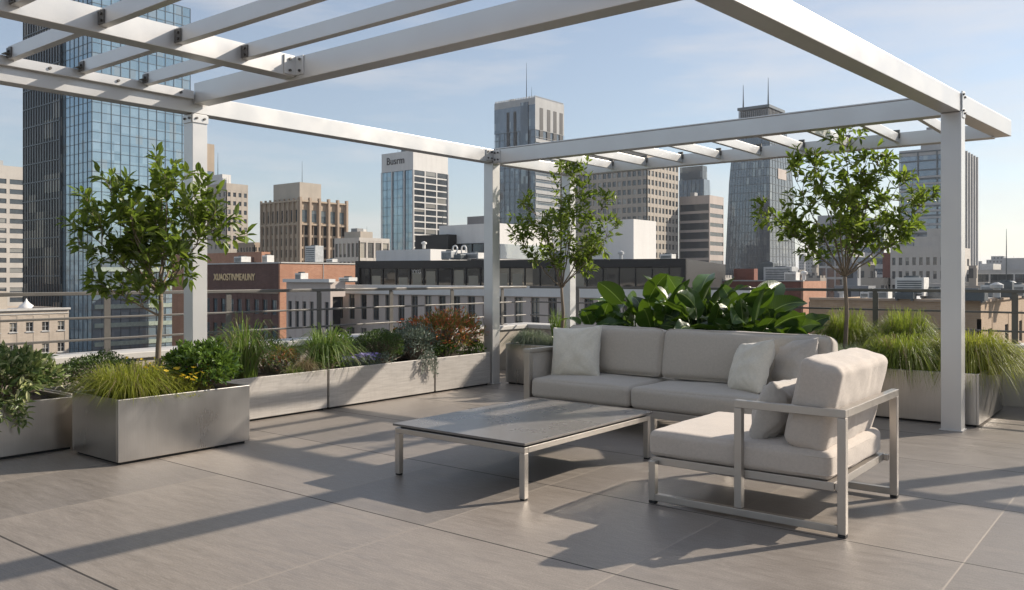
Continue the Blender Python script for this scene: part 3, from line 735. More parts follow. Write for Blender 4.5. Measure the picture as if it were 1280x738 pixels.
shrub('ground_cover_plant','low green plant at the seam between the first two stone planters',(-7.25,5.95,.37),(.12,.2,.10),650,.03,M['lf_pitto'],22,.3,.42)
shrub('ground_cover_plant','silvery low plant below the violet flowers',(-7.22,6.62,.37),(.10,.26,.09),700,.028,M['lf_silver'],23,.3,.4)
shrub('ground_cover_plant','bright green plant behind the ball shrub toward the railing',(-7.68,6.45,.37),(.16,.30,.22),1300,.035,M['lf_pitto'],24,.3,.42)
shrub('ground_cover_plant','green filler plant in front of the red-leaved shrub',(-7.24,7.82,.37),(.10,.26,.12),900,.03,M['lf_pitto'],25,.3,.42)
shrub('ground_cover_plant','green plant at the back between the two arching tufts',(-7.68,5.50,.37),(.15,.34,.20),1200,.035,M['lf_box'],26,.3,.42)
shrub('leafy_shrub','small dark shrub under the paddle leaves near the ivory pillow',(-6.0,9.0,.46),(.28,.24,.15),1100,.05,M['lf_box'],11,.3,.4,six=True)

# trailing stems over planter rims
def trailer(label, loc, stems, mat, leaf, asp, seed, reach, drop, group='plants trailing over planter rims'):
    rr = random.Random(seed); m = MB(); s = MB()
    e = empty('trailing_plant', loc, 0, label, 'plant', group)
    for i in range(stems):
        y = rr.uniform(-reach,reach); D_ = drop*rr.uniform(.35,1)
        pts = [Vector((-.10,y*.6,-.02)),Vector((-.02,y*.8,.06)),Vector((.05,y,.03)),Vector((.065,y*1.1,-D_*.5)),Vector((.06,y*1.2,-D_))]
        q = [bez(pts[0],pts[1],pts[2],t/4) for t in range(5)]+[bez(pts[2],pts[3],pts[4],t/5) for t in range(1,6)]
        s.tube(q,.0025,4)
        for p in q[1:]:
            for _ in range(4):
                d = Vector((rr.uniform(.0,1),rr.gauss(0,.9),rr.gauss(-.1,.6))).normalized()
                m.leaf(p+d*.008, d, Vector((.6,0,.8)), leaf*rr.uniform(.7,1.2), leaf*asp)
    s.build('stem', M['bark'], e); m.build('foliage', mat, e)
trailer('variegated stems drooping over the brushed steel rim',(-7.11,2.75,.43),10,M['lf_varieg'],.075,.3,1,.35,.20)
trailer('silvery stems hanging down the pale stone planter front',(-7.11,7.30,.425),9,M['lf_silver'],.035,.35,2,.12,.20)

def flowers(name, label, loc, rx, ry, h, n, mat, green, seed, size=.014, nleaf=500):
    rr = random.Random(seed)
    e = empty(name, loc, 0, label, 'flowers', 'flowering plants in the planters')
    m = MB(); g = MB()
    for i in range(n):
        a = rr.uniform(0,6.28); k = math.sqrt(rr.random()); x,y = rx*k*math.cos(a), ry*k*math.sin(a); z = h*rr.uniform(.6,1.1)
        g.tube([(x*.6,y*.6,-.03),(x*.9,y*.9,z*.6),(x,y,z)],.0018,4)
        nn = Vector((rr.gauss(0,.4),rr.gauss(0,.4),1)).normalized(); t1 = nn.cross(Vector((1,0,.1))).normalized(); t2 = nn.cross(t1)
        for p_ in range(6):
            an = p_*math.pi/3; d = t1*math.cos(an)+t2*math.sin(an)
            m.leaf2(Vector((x,y,z)), d+nn*.25, nn, size*1.5, size, .1)
    for i in range(nleaf):
        a = rr.uniform(0,6.28); k = math.sqrt(rr.random()); x,y = rx*1.05*k*math.cos(a), ry*1.05*k*math.sin(a); z = h*.8*rr.random()
        g.leaf2(Vector((x,y,z)), Vector((rr.gauss(0,1),rr.gauss(0,1),.8)), Vector((0,0,1)), .03, .012)
    g.build('foliage', green, e); m.build('blossom', mat, e)
flowers('yellow_flowers','yellow daisies scattered beside the slender tree trunk',(-6.42,3.72,.44),.26,.26,.22,44,M['pet_yellow'],M['gr_yellow'],1,.017,400)
flowers('yellow_flowers','fine yellow flowers on dry stems behind the slender tree',(-7.5,4.02,.38),.2,.22,.26,46,M['pet_yellow'],M['gr_tan'],2,.012,900)
flowers('yellow_flowers','yellow flowers under the airy tree beside the ivory pillow',(-6.42,9.35,.48),.2,.26,.20,80,M['pet_yellow'],M['gr_yellow'],3,.014,900)
flowers('violet_flowers','violet blue flowers in front of the tight ball shrub',(-7.24,6.42,.38),.14,.26,.15,120,M['pet_violet'],M['lf_silver'],4,.016,600)
flowers('pink_flowers','pink and lilac flowers between the red-leaved shrub and the corner post',(-7.3,8.32,.38),.13,.12,.27,40,M['pet_pink'],M['lf_pitto'],5,.014,400)
flowers('red_flowers','small red flowers at the back of the red-leaved shrub',(-7.62,7.62,.38),.16,.30,.46,46,M['pet_red'],M['lf_box'],6,.02,300)

# paddle-leaved plants behind the sofa
def paddle(label, loc, n, seed, hmax):
    rr = random.Random(seed)
    e = empty('paddle_leaf_plant', loc, 0, label, 'plant', 'broad paddle-leaved plants behind the sofa')
    stems = MB(); m = MB(); uvs = []
    for i in range(n):
        az = i*2.4+rr.gauss(0,.3); tilt = rr.uniform(.35,1.25) if i > n*.35 else rr.uniform(.1,.6)
        pl_ = rr.uniform(.24,.52)*hmax/.8*(1.3-tilt*.5); L_ = rr.uniform(.34,.52)*hmax/.8; Wd = L_*rr.uniform(.42,.62)
        d0 = Vector((math.cos(az)*math.sin(tilt),math.sin(az)*math.sin(tilt),math.cos(tilt)))
        b0 = Vector((math.cos(az)*.05,math.sin(az)*.05,0)); b1 = b0+d0*pl_
        stems.tube([tuple(b0-Vector((0,0,.03))),tuple(b0+d0*pl_*.5),tuple(b1)],[.009,.007,.005],6)
        d0 = (d0 + Vector((math.cos(az),math.sin(az),rr.uniform(-.3,.1)))*rr.uniform(.0,.8)).normalized()
        side = d0.cross(UP); side = side.normalized() if side.length>.05 else Vector((1,0,0))
        roll = rr.gauss(0,.9); nrm = side.cross(d0).normalized(); side = (side*math.cos(roll)+nrm*math.sin(roll)).normalized(); nrm = side.cross(d0).normalized()
        if nrm.z < 0: nrm = -nrm
        K = 9; J = 4; base = len(m.v); droop = rr.uniform(.3,1.3)*(.5+tilt); cup = rr.uniform(.12,.35); wav = rr.uniform(.0,.02); ph = rr.random()*6
        p = b1.copy(); d = d0.copy(); rows = []
        for k in range(K+1):
            t = k/K
            wdt = Wd/2*(math.sin(math.pi*min(1,t**.8*1.0))**.62 if 0<t<1 else (.04 if t==0 else .01))
            nn = side.cross(d).normalized()
            if nn.dot(nrm) < 0: nn = -nn
            for j in range(-J,J+1):
                u = j/J
                q = p + side*(u*wdt) + nn*(abs(u)**1.3*wdt*cup + wav*math.sin(t*17+ph+u*2)*abs(u))
                m.v.append(tuple(q)); rows.append((.5+u*.5,t))
            p = p + d*(L_/K); d = (d - UP*(droop*.14) ).normalized()
        uvs.append((base,rows))
        for k in range(K):
            for j in range(2*J):
                b = base+k*(2*J+1)+j; m.face((b,b+1,b+2*J+2,b+2*J+1))
    stems.build('stem', M['lf_box'], e, smooth=True)
    o = m.build('foliage', M['bigleaf'], e, smooth=True)
    uvl = o.data.uv_layers.new(name='UVMap'); flat = [None]*len(m.v)
    for b,rows in uvs:
        for k,uv in enumerate(rows): flat[b+k] = uv
    for lp in o.data.loops: uvl.data[lp.index].uv = flat[lp.vertex_index]
pd = [(-5.85,9.15,18,.62),(-5.45,9.45,22,.86),(-5.05,9.15,24,.86),(-4.65,9.5,24,.92),(-4.35,9.1,24,.82),(-4.0,9.45,24,.95),(-3.85,9.1,22,.74),(-3.66,9.4,18,.66),(-4.9,9.75,18,.9)]
pdl = ['lowest paddle-leaved plant nearest the ivory pillow on the arm side','paddle-leaved plant with one silvery upright leaf','paddle-leaved plant with broad leaves behind the first back cushion','upright paddle-leaved plant with a tall bright leaf at mid sofa','bushy paddle-leaved plant behind the cushion seam','tall paddle-leaved plant reaching above the railing','spreading paddle-leaved plant behind the two leaning pillows','outermost paddle-leaved plant with drooping leaves toward the fescue','paddle-leaved plant at the back against the parapet']
for k,(x,y,n,h) in enumerate(pd): paddle(pdl[k], (x,y,.46), n, 40+k, h)
# ================================================================== CITY
GZ = -32.0
tag(MB().box(-6000,6000,-6000,9000,GZ-1,GZ).build('ground', plain('city ground asphalt and yards',(.10,.10,.095),.9,var=.4,scale=.02)), kind='structure')

def brick(name, c1, c2, mort, bw=.5, bh=.16, coord='Object'):
    n = NT(name); g = n.n('NewGeometry'); co = n.coord(coord); X = n.sep(co); N = n.sep(n.n('TexCoord').outputs['Normal'])
    use = n.m('GREATER_THAN', n.m('ABSOLUTE', N[0]), .5)
    u = n.m('ADD', n.m('MULTIPLY', X[1], use), n.m('MULTIPLY', X[0], n.m('SUBTRACT', 1.0, use)))
    cv = n.n('CombineXYZ'); n.put(cv.inputs[0], u); n.put(cv.inputs[1], X[2])
    b = n.n('TexBrick'); n.put(b.inputs['Vector'], cv.outputs[0]); b.inputs['Scale'].default_value = 1
    b.inputs['Color1'].default_value = (*c1,1); b.inputs['Color2'].default_value = (*c2,1); b.inputs['Mortar'].default_value = (*mort,1)
    b.inputs['Brick Width'].default_value = bw; b.inputs['Row Height'].default_value = bh; b.inputs['Mortar Size'].default_value = .015
    big = n.noise(co, .25, 5, .6); st = n.noise(n.mapping(co,(1,1,.12)), .9, 4)
    c = n.mix(n.rng(big,.3,.7,0,.5), b.outputs[0], sc(c1,.7))
    c = n.mix(n.m('MULTIPLY', n.rng(st,.5,.75,0,1), .3), c, sc(c1,.5))
    return n.pbr(c, .88).done()
def wallm(name, c, var=.12, rough=.8, **kw):
    n = NT(name); co = n.coord()
    big = n.noise(co, .12, 5, .6); st = n.noise(n.mapping(co,(1,1,.08)), .6, 4); fine = n.noise(co, 2.0, 4)
    cc = n.mix(n.rng(big,.3,.7,0,1), sc(c,1-var), sc(c,1+var*.7))
    cc = n.mix(n.m('MULTIPLY', n.rng(st,.45,.75,0,1), .28), cc, sc(c,.62))
    cc = n.mix(n.m('MULTIPLY', n.rng(fine,.4,.7,0,1), .15), cc, sc(c,.75))
    return n.pbr(cc, rough, **kw).done()
def winmat(name, dark=(.018,.022,.026), light=(.33,.32,.29), share=.25, rough=.12):
    n = NT(name); g = n.n('NewGeometry'); oi = n.n('ObjectInfo')
    r = n.m('FRACT', n.m('ADD', g.outputs['Random Per Island'], n.m('MULTIPLY', oi.outputs['Random'], 7.31)))
    s_ = n.m('FRACT', n.m('MULTIPLY', r, 13.7))
    bl = n.m('LESS_THAN', r, share)
    Z = n.sep(n.coord('Generated')); half = n.m('GREATER_THAN', Z[2], s_)
    f = n.m('MULTIPLY', bl, n.m('MULTIPLY', half, .75))
    nz_ = n.noise(n.coord('Object'), .9, 4)
    base = n.mix(n.rng(nz_,.35,.65,0,1), dark, sc(dark,2.6))
    base = n.mix(n.m('MULTIPLY', s_, .5), base, sc(dark,4))
    return n.pbr(n.mix(f, base, light), rough, 0, None, Specular_IOR_Level=.9).done()
def glassm(name, c, c2, rough=.06, metal=.55, pu=1.5, pv=3.8, tilt=.012, share=.1, blind_reflection=(.35,.38,.38)):
    """curtain wall glass; each pane sits a hair out of true and has its own tint"""
    n = NT(name); co = n.coord('Object'); X = n.sep(co); N = n.sep(n.n('TexCoord').outputs['Normal'])
    use = n.m('GREATER_THAN', n.m('ABSOLUTE', N[0]), .5)
    u = n.m('ADD', n.m('MULTIPLY', X[1], use), n.m('MULTIPLY', X[0], n.m('SUBTRACT', 1.0, use)))
    cv = n.n('CombineXYZ'); n.put(cv.inputs[0], n.m('FLOOR', n.m('DIVIDE', u, pu))); n.put(cv.inputs[1], n.m('FLOOR', n.m('DIVIDE', X[2], pv))); n.put(cv.inputs[2], use)
    wn = n.n('TexWhiteNoise'); n.put(wn.inputs[0], cv.outputs[0])
    big = n.noise(n.mapping(co,(1,1,.5)), .035, 3)
    f = n.m('ADD', n.m('MULTIPLY', wn.outputs[0], .45), n.m('MULTIPLY', n.rng(big,.35,.65,0,1), .55))
    cc = n.mix(f, c, c2)
    bl = n.m('LESS_THAN', n.m('FRACT', n.m('MULTIPLY', wn.outputs[0], 17.3)), share)
    cc = n.mix(n.m('MULTIPLY', bl, .5), cc, blind_reflection)
    sub = n.n('VectorMath', operation='SUBTRACT'); n.put(sub.inputs[0], wn.outputs[1]); sub.inputs[1].default_value = (.5,.5,.5)
    scv = n.n('VectorMath', operation='SCALE'); n.put(scv.inputs[0], sub.outputs[0]); scv.inputs['Scale'].default_value = tilt
    add = n.n('VectorMath', operation='ADD'); n.put(add.inputs[0], n.n('NewGeometry').outputs['Normal']); n.put(add.inputs[1], scv.outputs[0])
    nn = n.n('VectorMath', operation='NORMALIZE'); n.put(nn.inputs[0], add.outputs[0])
    wob = n.bump(n.noise(co, .35, 2), .06, .5, nn.outputs[0])
    return n.pbr(cc, rough, metal, wob, Specular_IOR_Level=.8).done()

M['win'] = winmat('dark window glass'); M['win_blue'] = winmat('bluish window glass', (.04,.06,.07), (.34,.40,.40), .35)
M['win_warm'] = winmat('window glass with warm blinds', (.03,.028,.026), (.42,.38,.31), .4)
M['g_blue'] = glassm('blue curtain glass', (.20,.30,.37),(.40,.52,.59), pu=1.55, pv=2.0)
M['g_dark'] = glassm('dark curtain glass', (.05,.06,.07),(.10,.125,.15), metal=.5, share=.05)
M['g_steel'] = glassm('steel blue curtain glass', (.13,.17,.215),(.25,.30,.36), share=.06)
M['g_slate'] = glassm('slate curtain glass', (.085,.11,.135),(.16,.195,.23), metal=.45, share=.06)
M['g_pale'] = glassm('pale curtain glass', (.30,.34,.37),(.42,.46,.49), share=.1)
M['g_black'] = glassm('smoked low-rise glass', (.015,.014,.013),(.05,.045,.04), metal=.3, share=.35, pu=4.2, pv=4, tilt=.02, blind_reflection=(.42,.37,.29))  # warm pale panes imitate reflections in the smoked glass
M['blind_reflection'] = wallm('beige pane reflection', (.33,.30,.24))  # beige of warm reflections, put on as plain colour
M['mull'] = plain('mullion metal', (.10,.115,.125), .4, .5)
M['mull_l'] = plain('light mullion metal', (.52,.52,.51), .5, .2)
M['mull_d'] = plain('near black cladding', (.022,.02,.019), .45, .2)
M['beige'] = wallm('beige precast', (.44,.385,.32)); M['beige_d'] = wallm('brown beige precast', (.38,.29,.215))
M['tan'] = wallm('tan stone', (.42,.33,.24)); M['white'] = wallm('off white cladding', (.68,.66,.63), .06)
M['pale'] = wallm('pale stone', (.54,.50,.45)); M['grey'] = wallm('grey precast', (.27,.27,.27)); M['grey_l'] = wallm('light grey precast', (.42,.42,.415))
M['taupe'] = wallm('taupe precast', (.52,.445,.395)); M['roofgrey'] = wallm('grey roofing membrane', (.30,.29,.28), .2); M['roofwhite'] = wallm('white roofing membrane', (.62,.61,.59), .15)
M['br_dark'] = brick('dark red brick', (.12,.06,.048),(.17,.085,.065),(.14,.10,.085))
M['br_orange'] = brick('orange and sunlit red brick', (.44,.20,.12),(.52,.26,.16),(.46,.33,.24))  # real orange brick, also the sunlit sides of two darker brick buildings
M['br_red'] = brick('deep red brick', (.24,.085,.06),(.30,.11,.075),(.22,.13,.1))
M['br_tan'] = brick('tan brick', (.36,.255,.165),(.43,.31,.205),(.40,.32,.24))
M['br_cream'] = brick('cream brick', (.50,.42,.34),(.55,.47,.385),(.46,.40,.34),.6,.25)
M['gold'] = plain('gilt lettering', (.85,.64,.36), .5, 0); M['hvac'] = plain('galvanised plant metal', (.42,.43,.43), .5, .3, var=.2)
M['hvac_w'] = plain('white plant housing', (.62,.61,.58), .6); M['dish'] = plain('white painted dome', (.75,.74,.72), .5)

class Bld:
    """a building whose near corner is seen at image column pc, depth D metres off; its shaded face runs to column pl, its sunlit one to pr"""
    def __init__(s, label, pl, pc, pr, ytop, D, wall, cat='building', group=None, ang=0, name='office_building', z0=GZ, top=None, dl=None, dr=None, roof=None):
        s.c = at(pc, D); s.ang = R(ang); s.top = hgt(ytop, D) if top is None else top
        s.L = dl if dl else max(2, length_to(s.c, math.pi+s.ang, pl)); s.Rr = dr if dr else max(2, length_to(s.c, math.pi/2+s.ang, pr))
        if s.L > 400: s.L = 60
        s.e = empty(name, (s.c.x, s.c.y, z0), s.ang, label, cat, group); s.z0 = z0
        s.wall = wall; s.wb = MB(); s.core = MB(); s.h = s.top - z0; s.n = 0; s.D = D; s.stuff = {}
        s.roofm = roof
        s.meshes = {}
    def Z(s, y): return hgt(y, s.D) - s.z0
    def fb(s, m, face, ua, ub, za, zb, da, db):
        if face == 'L': m.box(-ub,-ua,-db,-da,za,zb)
        else: m.box(da,db,ua,ub,za,zb)
    def solid(s, inset=.35, z1=None, x0=None, parapet_h=.6):
        z1 = z1 or s.h
        s.core.box(-s.L+inset,-inset,inset,s.Rr-inset,0,z1-.3)
        return s
    def wallbox(s, z0=0, z1=None):
        """plain wall shell with a raised roof edge"""
        z1 = z1 or s.h; t=.35
        for q in ((-s.L,0,0,t),(-s.L,0,s.Rr-t,s.Rr),(-s.L,-s.L+t,t,s.Rr-t),(-t,0,t,s.Rr-t)):
            s.wb.box(*q,z0,z1)
        return s
    def grid(s, face, cols, rows, za, zb, fw=.55, fh=.55, u0=0, u1=None, depth=.35, win='win', name='window', frame=None, edge=.5, sill=False, zshift=.5, only=None):
        """recessed windows in a wall of piers and spandrels"""
        W = s.L if face == 'L' else s.Rr
        u1 = W if u1 is None else u1
        cw = (u1-u0)/cols; rh = (zb-za)/rows; ww = cw*fw; wh = rh*fh
        for i in range(cols+1):
            a = u0+i*cw-(cw-ww)/2; b = u0+i*cw+(cw-ww)/2
            a = max(a,u0); b = min(b,u1)
            s.fb(s.wb, face, a, b, za, zb, -depth, 0)
        for j in range(rows+1):
            a = za+j*rh-(rh-wh)*(1-zshift); b = za+j*rh+(rh-wh)*zshift
            a = max(a,za); b = min(b,zb)
            if b > a: 
                for i in range(cols):
                    s.fb(s.wb, face, u0+i*cw+(cw-ww)/2, u0+(i+1)*cw-(cw-ww)/2, a, b, -depth, -.03)
        key = (face, round(ww,3), round(wh,3), win, name)
        for j in range(rows-1,-1,-1):
            for i in range(cols):
                if only and not only(i,j): 
                    s.fb(s.wb, face, u0+i*cw+(cw-ww)/2, u0+(i+1)*cw-(cw-ww)/2, za+j*rh+(rh-wh)*zshift, za+(j+1)*rh-(rh-wh)*(1-zshift), -depth,-.031); continue
                uc = u0+(i+.5)*cw; z_ = za+j*rh+(rh-wh)*zshift
                if s.n < 100:
                    s.n += 1
                    if key not in s.meshes:
                        m = MB(); fr = None
                        s.fb(m, face, -ww/2-.01, ww/2+.01, 0, wh, -depth-.1, -depth+.06)
                        o = m.build(name, M[win], s.e)
                        if frame:
                            f = MB(); t = frame if isinstance(frame,float) else .07
                            s.fb(f, face, -ww/2, ww/2, wh-t, wh, -depth+.061, -depth+.12); s.fb(f, face, -ww/2, ww/2, 0, t, -depth+.061, -depth+.12)
                            for q in (-ww/2, -t/2, ww/2-t): s.fb(f, face, q, q+t, t, wh-t, -depth+.061, -depth+.12)
                            s.fb(f, face, -ww/2+t, -t/2, wh*.48, wh*.48+t*.7, -depth+.061, -depth+.11); s.fb(f, face, t/2, ww/2-t, wh*.48, wh*.48+t*.7, -depth+.061, -depth+.11)
                            if sill: s.fb(f, face, -ww/2-.08, ww/2+.08, -.12, -.001, -depth+.2, .08)
                            f.build('frame', M['mull_l'] if sill else M['mull'], o)
                        s.meshes[key] = o
                    else:
                        o = copy_tree(s.meshes[key], s.e)
                    o.location = ((-uc,0,z_) if face=='L' else (0,uc,z_))
                else:
                    m = s.stuff.setdefault(win, MB()); s.fb(m, face, uc-ww/2, uc+ww/2, z_, z_+wh, -depth-.1, -depth+.06)
        return s
    def bands(s, face, rows, za, zb, fh=.5, win='g_dark', depth=.25, cols=1, gap=.0, u0=0, u1=None):
        W = s.L if face == 'L' else s.Rr
        u1 = W if u1 is None else u1
        rh = (zb-za)/rows; cw = (u1-u0)/cols
        for j in range(rows):
            s.fb(s.wb, face, u0, u1, za+j*rh, za+j*rh+rh*(1-fh), -depth, 0)
            for i in range(cols):
                m = MB(); s.fb(m, face, u0+i*cw+gap/2, u0+(i+1)*cw-gap/2, 0, rh*fh, -depth-.1, -depth+.08)
                if s.n < 100:
                    s.n += 1; key = (face,win,i,round(rh,3),round(u0,2),round(u1,2))
                    if key in s.meshes: o = copy_tree(s.meshes[key], s.e)
                    else: o = s.meshes[key] = m.build('window_band', M[win], s.e)
                    o.location.z = za+j*rh+rh*(1-fh)
                else:
                    q = s.stuff.setdefault(win, MB()); s.fb(q, face, u0+i*cw+gap/2, u0+(i+1)*cw-gap/2, za+j*rh+rh*(1-fh), za+(j+1)*rh, -depth-.1, -depth+.08)
                if gap and i: s.fb(s.wb, face, u0+i*cw-gap/2, u0+i*cw+gap/2, za+j*rh+rh*(1-fh), za+(j+1)*rh, -depth, .02)
        s.fb(s.wb, face, 0 if u0==0 else u0, .001+(gap or .4)+u0, za, zb, -depth, .012); s.fb(s.wb, face, u1-(gap or .4), u1, za, zb, -depth, .012)
        return s
    def curtain(s, face, du, dv, za, zb, t=.12, proud=.12, mat='mull', u0=0, u1=None, vt=None):
        W = s.L if face == 'L' else s.Rr
        u1 = W if u1 is None else u1
        m = MB(); nu = max(1,round((u1-u0)/du)); nv = max(1,round((zb-za)/dv))
        for i in range(nu+1):
            u = u0+(u1-u0)*i/nu; s.fb(m, face, max(u0,u-t/2), min(u1,u+t/2), za, zb, .001, proud)
        for j in range(nv+1):
            z = za+(zb-za)*j/nv; s.fb(m, face, u0, u1, z-(vt or t)/2, z+(vt or t)/2, .002, proud*.8)
        m.build('mullion', M[mat], s.e); return s
    def glass(s, mat, za, zb, inset=0.0, name='glass_wall'):
        m = MB(); m.box(-s.L+inset,-inset,inset,s.Rr-inset,za,zb); m.build(name, M[mat], s.e); return s
    def box(s, name, mat, x0,x1,y0,y1,z0,z1): 
        """box in fractions of the plan, heights in metres above the roof"""
        m = MB(); m.box(-s.L+s.L*x0,-s.L+s.L*x1,s.Rr*y0,s.Rr*y1,s.h+z0,s.h+z1); return m.build(name, M[mat], s.e)
    def mast(s, x, y, h, r=.25, base=0):
        m = MB(); m.tube([(-s.L+s.L*x,s.Rr*y,s.h+base),(-s.L+s.L*x,s.Rr*y,s.h+base+h*.5),(-s.L+s.L*x,s.Rr*y,s.h+base+h)],[r,r*.6,r*.25],6); m.build('mast', M['mull'], s.e)
    def finish(s, core='win', roof='roofgrey'):
        if s.D > 190 and s.L > 8 and s.Rr > 8:
            q = random.Random(int(s.D*7+s.L)); 
            for k in range(q.randint(2,4)):
                x = q.uniform(.1,.75); y = q.uniform(.05,.7); w_ = q.uniform(.06,.16)
                s.box('plant_box', q.choice(['hvac','grey_l','hvac_w','mull']), x, x+w_, y, y+w_*1.4, -.3, q.uniform(1.2,3.0))
            for k in range(2): s.mast(q.uniform(.1,.9), q.uniform(.1,.6), q.uniform(3,6), .08)
        if s.core.v: s.core.build('core', s.wall_core if hasattr(s,'wall_core') else M['mull_d'], s.e)
        if s.wb.v: s.wb.build('wall', s.wall, s.e)
        m = MB(); m.box(-s.L+.36,-.36,.36,s.Rr-.36,s.h-.75,s.h-.25)
        m.build('roof', M[roof], s.e)
        for k, q in s.stuff.items():
            o = q.build('window_field', M[k], s.e); tag(o, kind='stuff')
        return s

# --- far-left ribbon office
b = Bld('beige concrete office block with dark ribbon windows at the very edge beyond the glass tower', -75,-38,33, 203, 250, M['pale'])
b.solid().bands('R', 30, b.h-30*3.0-4, b.h-4, .5, 'win', cols=3, gap=.9).wallbox(b.h-4).wallbox(0,b.h-30*3.0-4); b.finish()
# --- big glass tower
b = Bld('tall blue glass tower rising behind the slender planter tree', 33,115,238, -22, 175, M['grey'], name='glass_tower')
b.glass('g_blue', 0, b.h)
m = MB(); b.fb(m,'L',0,b.L*.0+.01,0,1,0,0)
b.curtain('R', 2.0, 2.05, 0, b.h, .09, .10, 'mull').curtain('L', 2.0, 2.05, 0, b.h, .09, .10, 'mull')
m = MB(); b.fb(m,'L',b.L*.42,b.L+.25,0,b.h-.5,.15,.5); m.build('dark_bay', M['g_black'], b.e)
m = MB()
for i in range(15): b.fb(m,'L',b.L*.42+(b.L*.58+.2)*i/14-.06,b.L*.42+(b.L*.58+.2)*i/14+.06,0,b.h-.4,.45,.68)
for j in range(int(b.h/4.2)): b.fb(m,'L',b.L*.42,b.L+.2,j*4.2,j*4.2+.22,.5,.68)
m.build('mullion', M['mull'], b.e)
m = MB(); b.fb(m,'R',2,b.Rr-2,b.h,b.h+.3,-8,-7.8); b.fb(m,'R',2,b.Rr-2,b.h+3.6,b.h+3.9,-8,-7.8)
for i in range(14): b.fb(m,'R',2+(b.Rr-4.2)*i/13,2.2+(b.Rr-4.2)*i/13,b.h,b.h+3.6,-8,-7.8)
m.build('crown_frame', M['mull_l'], b.e)
# glow of lit office floors painted as pale green bands, sunny side
m = MB()
zb = b.Z(334)
for j in range(7): b.fb(m,'R',b.Rr*.02,b.Rr*.98,zb-3.9*j-.9,zb-3.9*j,.16,.22)
m.build('spandrel', plain('lit floor green',(.34,.40,.34),.4,var=.2), b.e)
b.finish()
# --- towers behind the big post
b = Bld('slim tan topped tower partly hidden by the big pergola post', 226,246,268, 178, 430, M['tan'], name='tower')
b.solid().wallbox(b.h-14).bands('R', 24, b.h-14-24*4, b.h-14, .55, 'g_steel').bands('L', 24, b.h-14-24*4, b.h-14, .55, 'g_steel').wallbox(0,b.h-14-24*4); b.finish()
b = Bld('beige grid-windowed tower with a pale roof box beside the big pergola post', 252,283,310, 229, 380, M['beige'], name='tower')
b.solid().wallbox(b.h-3).wallbox(0,b.h-3-17*3.9).grid('R',4,17,b.h-3-17*3.9,b.h-3,.55,.5,win='win').grid('L',6,17,b.h-3-17*3.9,b.h-3,.4,.5,win='win'); b.box('penthouse','white',.2,.75,.1,.5,-.3,4.5); b.mast(.4,.3,11,.2,4); b.finish()
# --- art deco brown tower
b = Bld('brown art deco block with vertical piers and a pale roof house', 327.5,374,432, 250, 260, M['tan'], name='tower')
zt = b.h-2.2; zz = zt-2*3.6-3*7.2-8
b.solid().wallbox(zt)
b.grid('R',5,1,zt-5.2,zt,.72,.72,win='win_blue').grid('R',10,6,zt-5.2-3*7.2,zt-5.2,.80,.80,win='win_blue',depth=.5).wallbox(0,zt-5.2-3*7.2)
b.grid('L',8,1,zt-5.2,zt,.66,.72,win='win').grid('L',16,6,zt-5.2-3*7.2,zt-5.2,.62,.66,win='win')
m = MB()
for i in range(6): b.fb(m,'R',b.Rr*i/5-.38,b.Rr*i/5+.38,zt-5.2-22,b.h+.9,.001,.9)
for i in range(9): b.fb(m,'L',b.L*i/8-.24,b.L*i/8+.24,zt-5.2-22,b.h+.6,.001,.6)
m.build('pier', M['beige_d'], b.e)
m = MB(); b.fb(m,'R',0,b.Rr,zt-5.4,zt-4.9,.002,.5); b.fb(m,'L',0,b.L,zt-5.4,zt-4.9,.002,.5); b.fb(m,'R',-.4,b.Rr,b.h-.5,b.h,.002,.7); b.fb(m,'L',-.4,b.L,b.h-.5,b.h,.002,.7); m.build('cornice', M['tan'], b.e)
b.box('penthouse','beige',.25,.95,.05,.5,-.3,5.6); b.mast(.7,.3,9,.12,4); b.finish()
# --- low pale arcade building
b = Bld('low pale stone building with tall framed windows left of the logo tower', 418,449,487, 297, 230, M['pale'])
b.solid().wallbox(b.h-.9).grid('R',4,5,b.h-.9-25,b.h-.9,.8,.84,win='win_warm').grid('L',6,5,b.h-.9-25,b.h-.9,.7,.75,win='win_warm').wallbox(0,b.h-25.9)
b.box('penthouse','beige',.15,.8,.2,.6,-.3,1.8); b.box('plant_housing','grey',.3,.55,.3,.5,1.8,2.8); b.finish()
# --- logo tower
b = Bld('white framed blue glass tower with dark script sign on its top band', 477,516.5,560, 188, 350, M['white'], name='tower')
zt = b.h-8; b.glass('g_blue',0,zt,.2); b.wallbox(zt); b.solid(z1=b.h)
b.bands('R',30,zt-30*2.7,zt,.8,'win',cols=3,gap=.6); b.wallbox(0,zt-81)
for f,W in (('L',b.L),('R',b.Rr)):
    m = MB()
    for u in ((0,.27,.66,1) if f=='L' else (0,1)): b.fb(m,f,max(-.3,u*W-.22),min(W,u*W+.22),0,zt,.02,.4)
    m.build('pilaster', M['white'], b.e)
b.curtain('L',3.2,3.7,0,zt,.10,.08,'mull')
b.finish()
def lettering(parent, body, size, mat, loc, rot, ext=.1, name='lettering', sx=1):
    cu = bpy.data.curves.new(name,'FONT'); cu.body = body; cu.size = size; cu.extrude = ext; cu.align_x = 'CENTER'; cu.align_y = 'CENTER'; cu.resolution_u = 3
    o = bpy.data.objects.new(name, cu); col.objects.link(o); cu.materials.append(M[mat]); o.parent = parent; o.location = loc; o.rotation_euler = rot; o.scale = (sx,1,1)
    dg = bpy.context.evaluated_depsgraph_get(); me = bpy.data.meshes.new_from_object(o.evaluated_get(dg))
    q = bpy.data.objects.new(name, me); col.objects.link(q); q.parent = parent; q.location = loc; q.rotation_euler = rot; q.scale = (sx,1,1)
    bpy.data.objects.remove(o); bpy.data.curves.remove(cu); q.name = name; return q
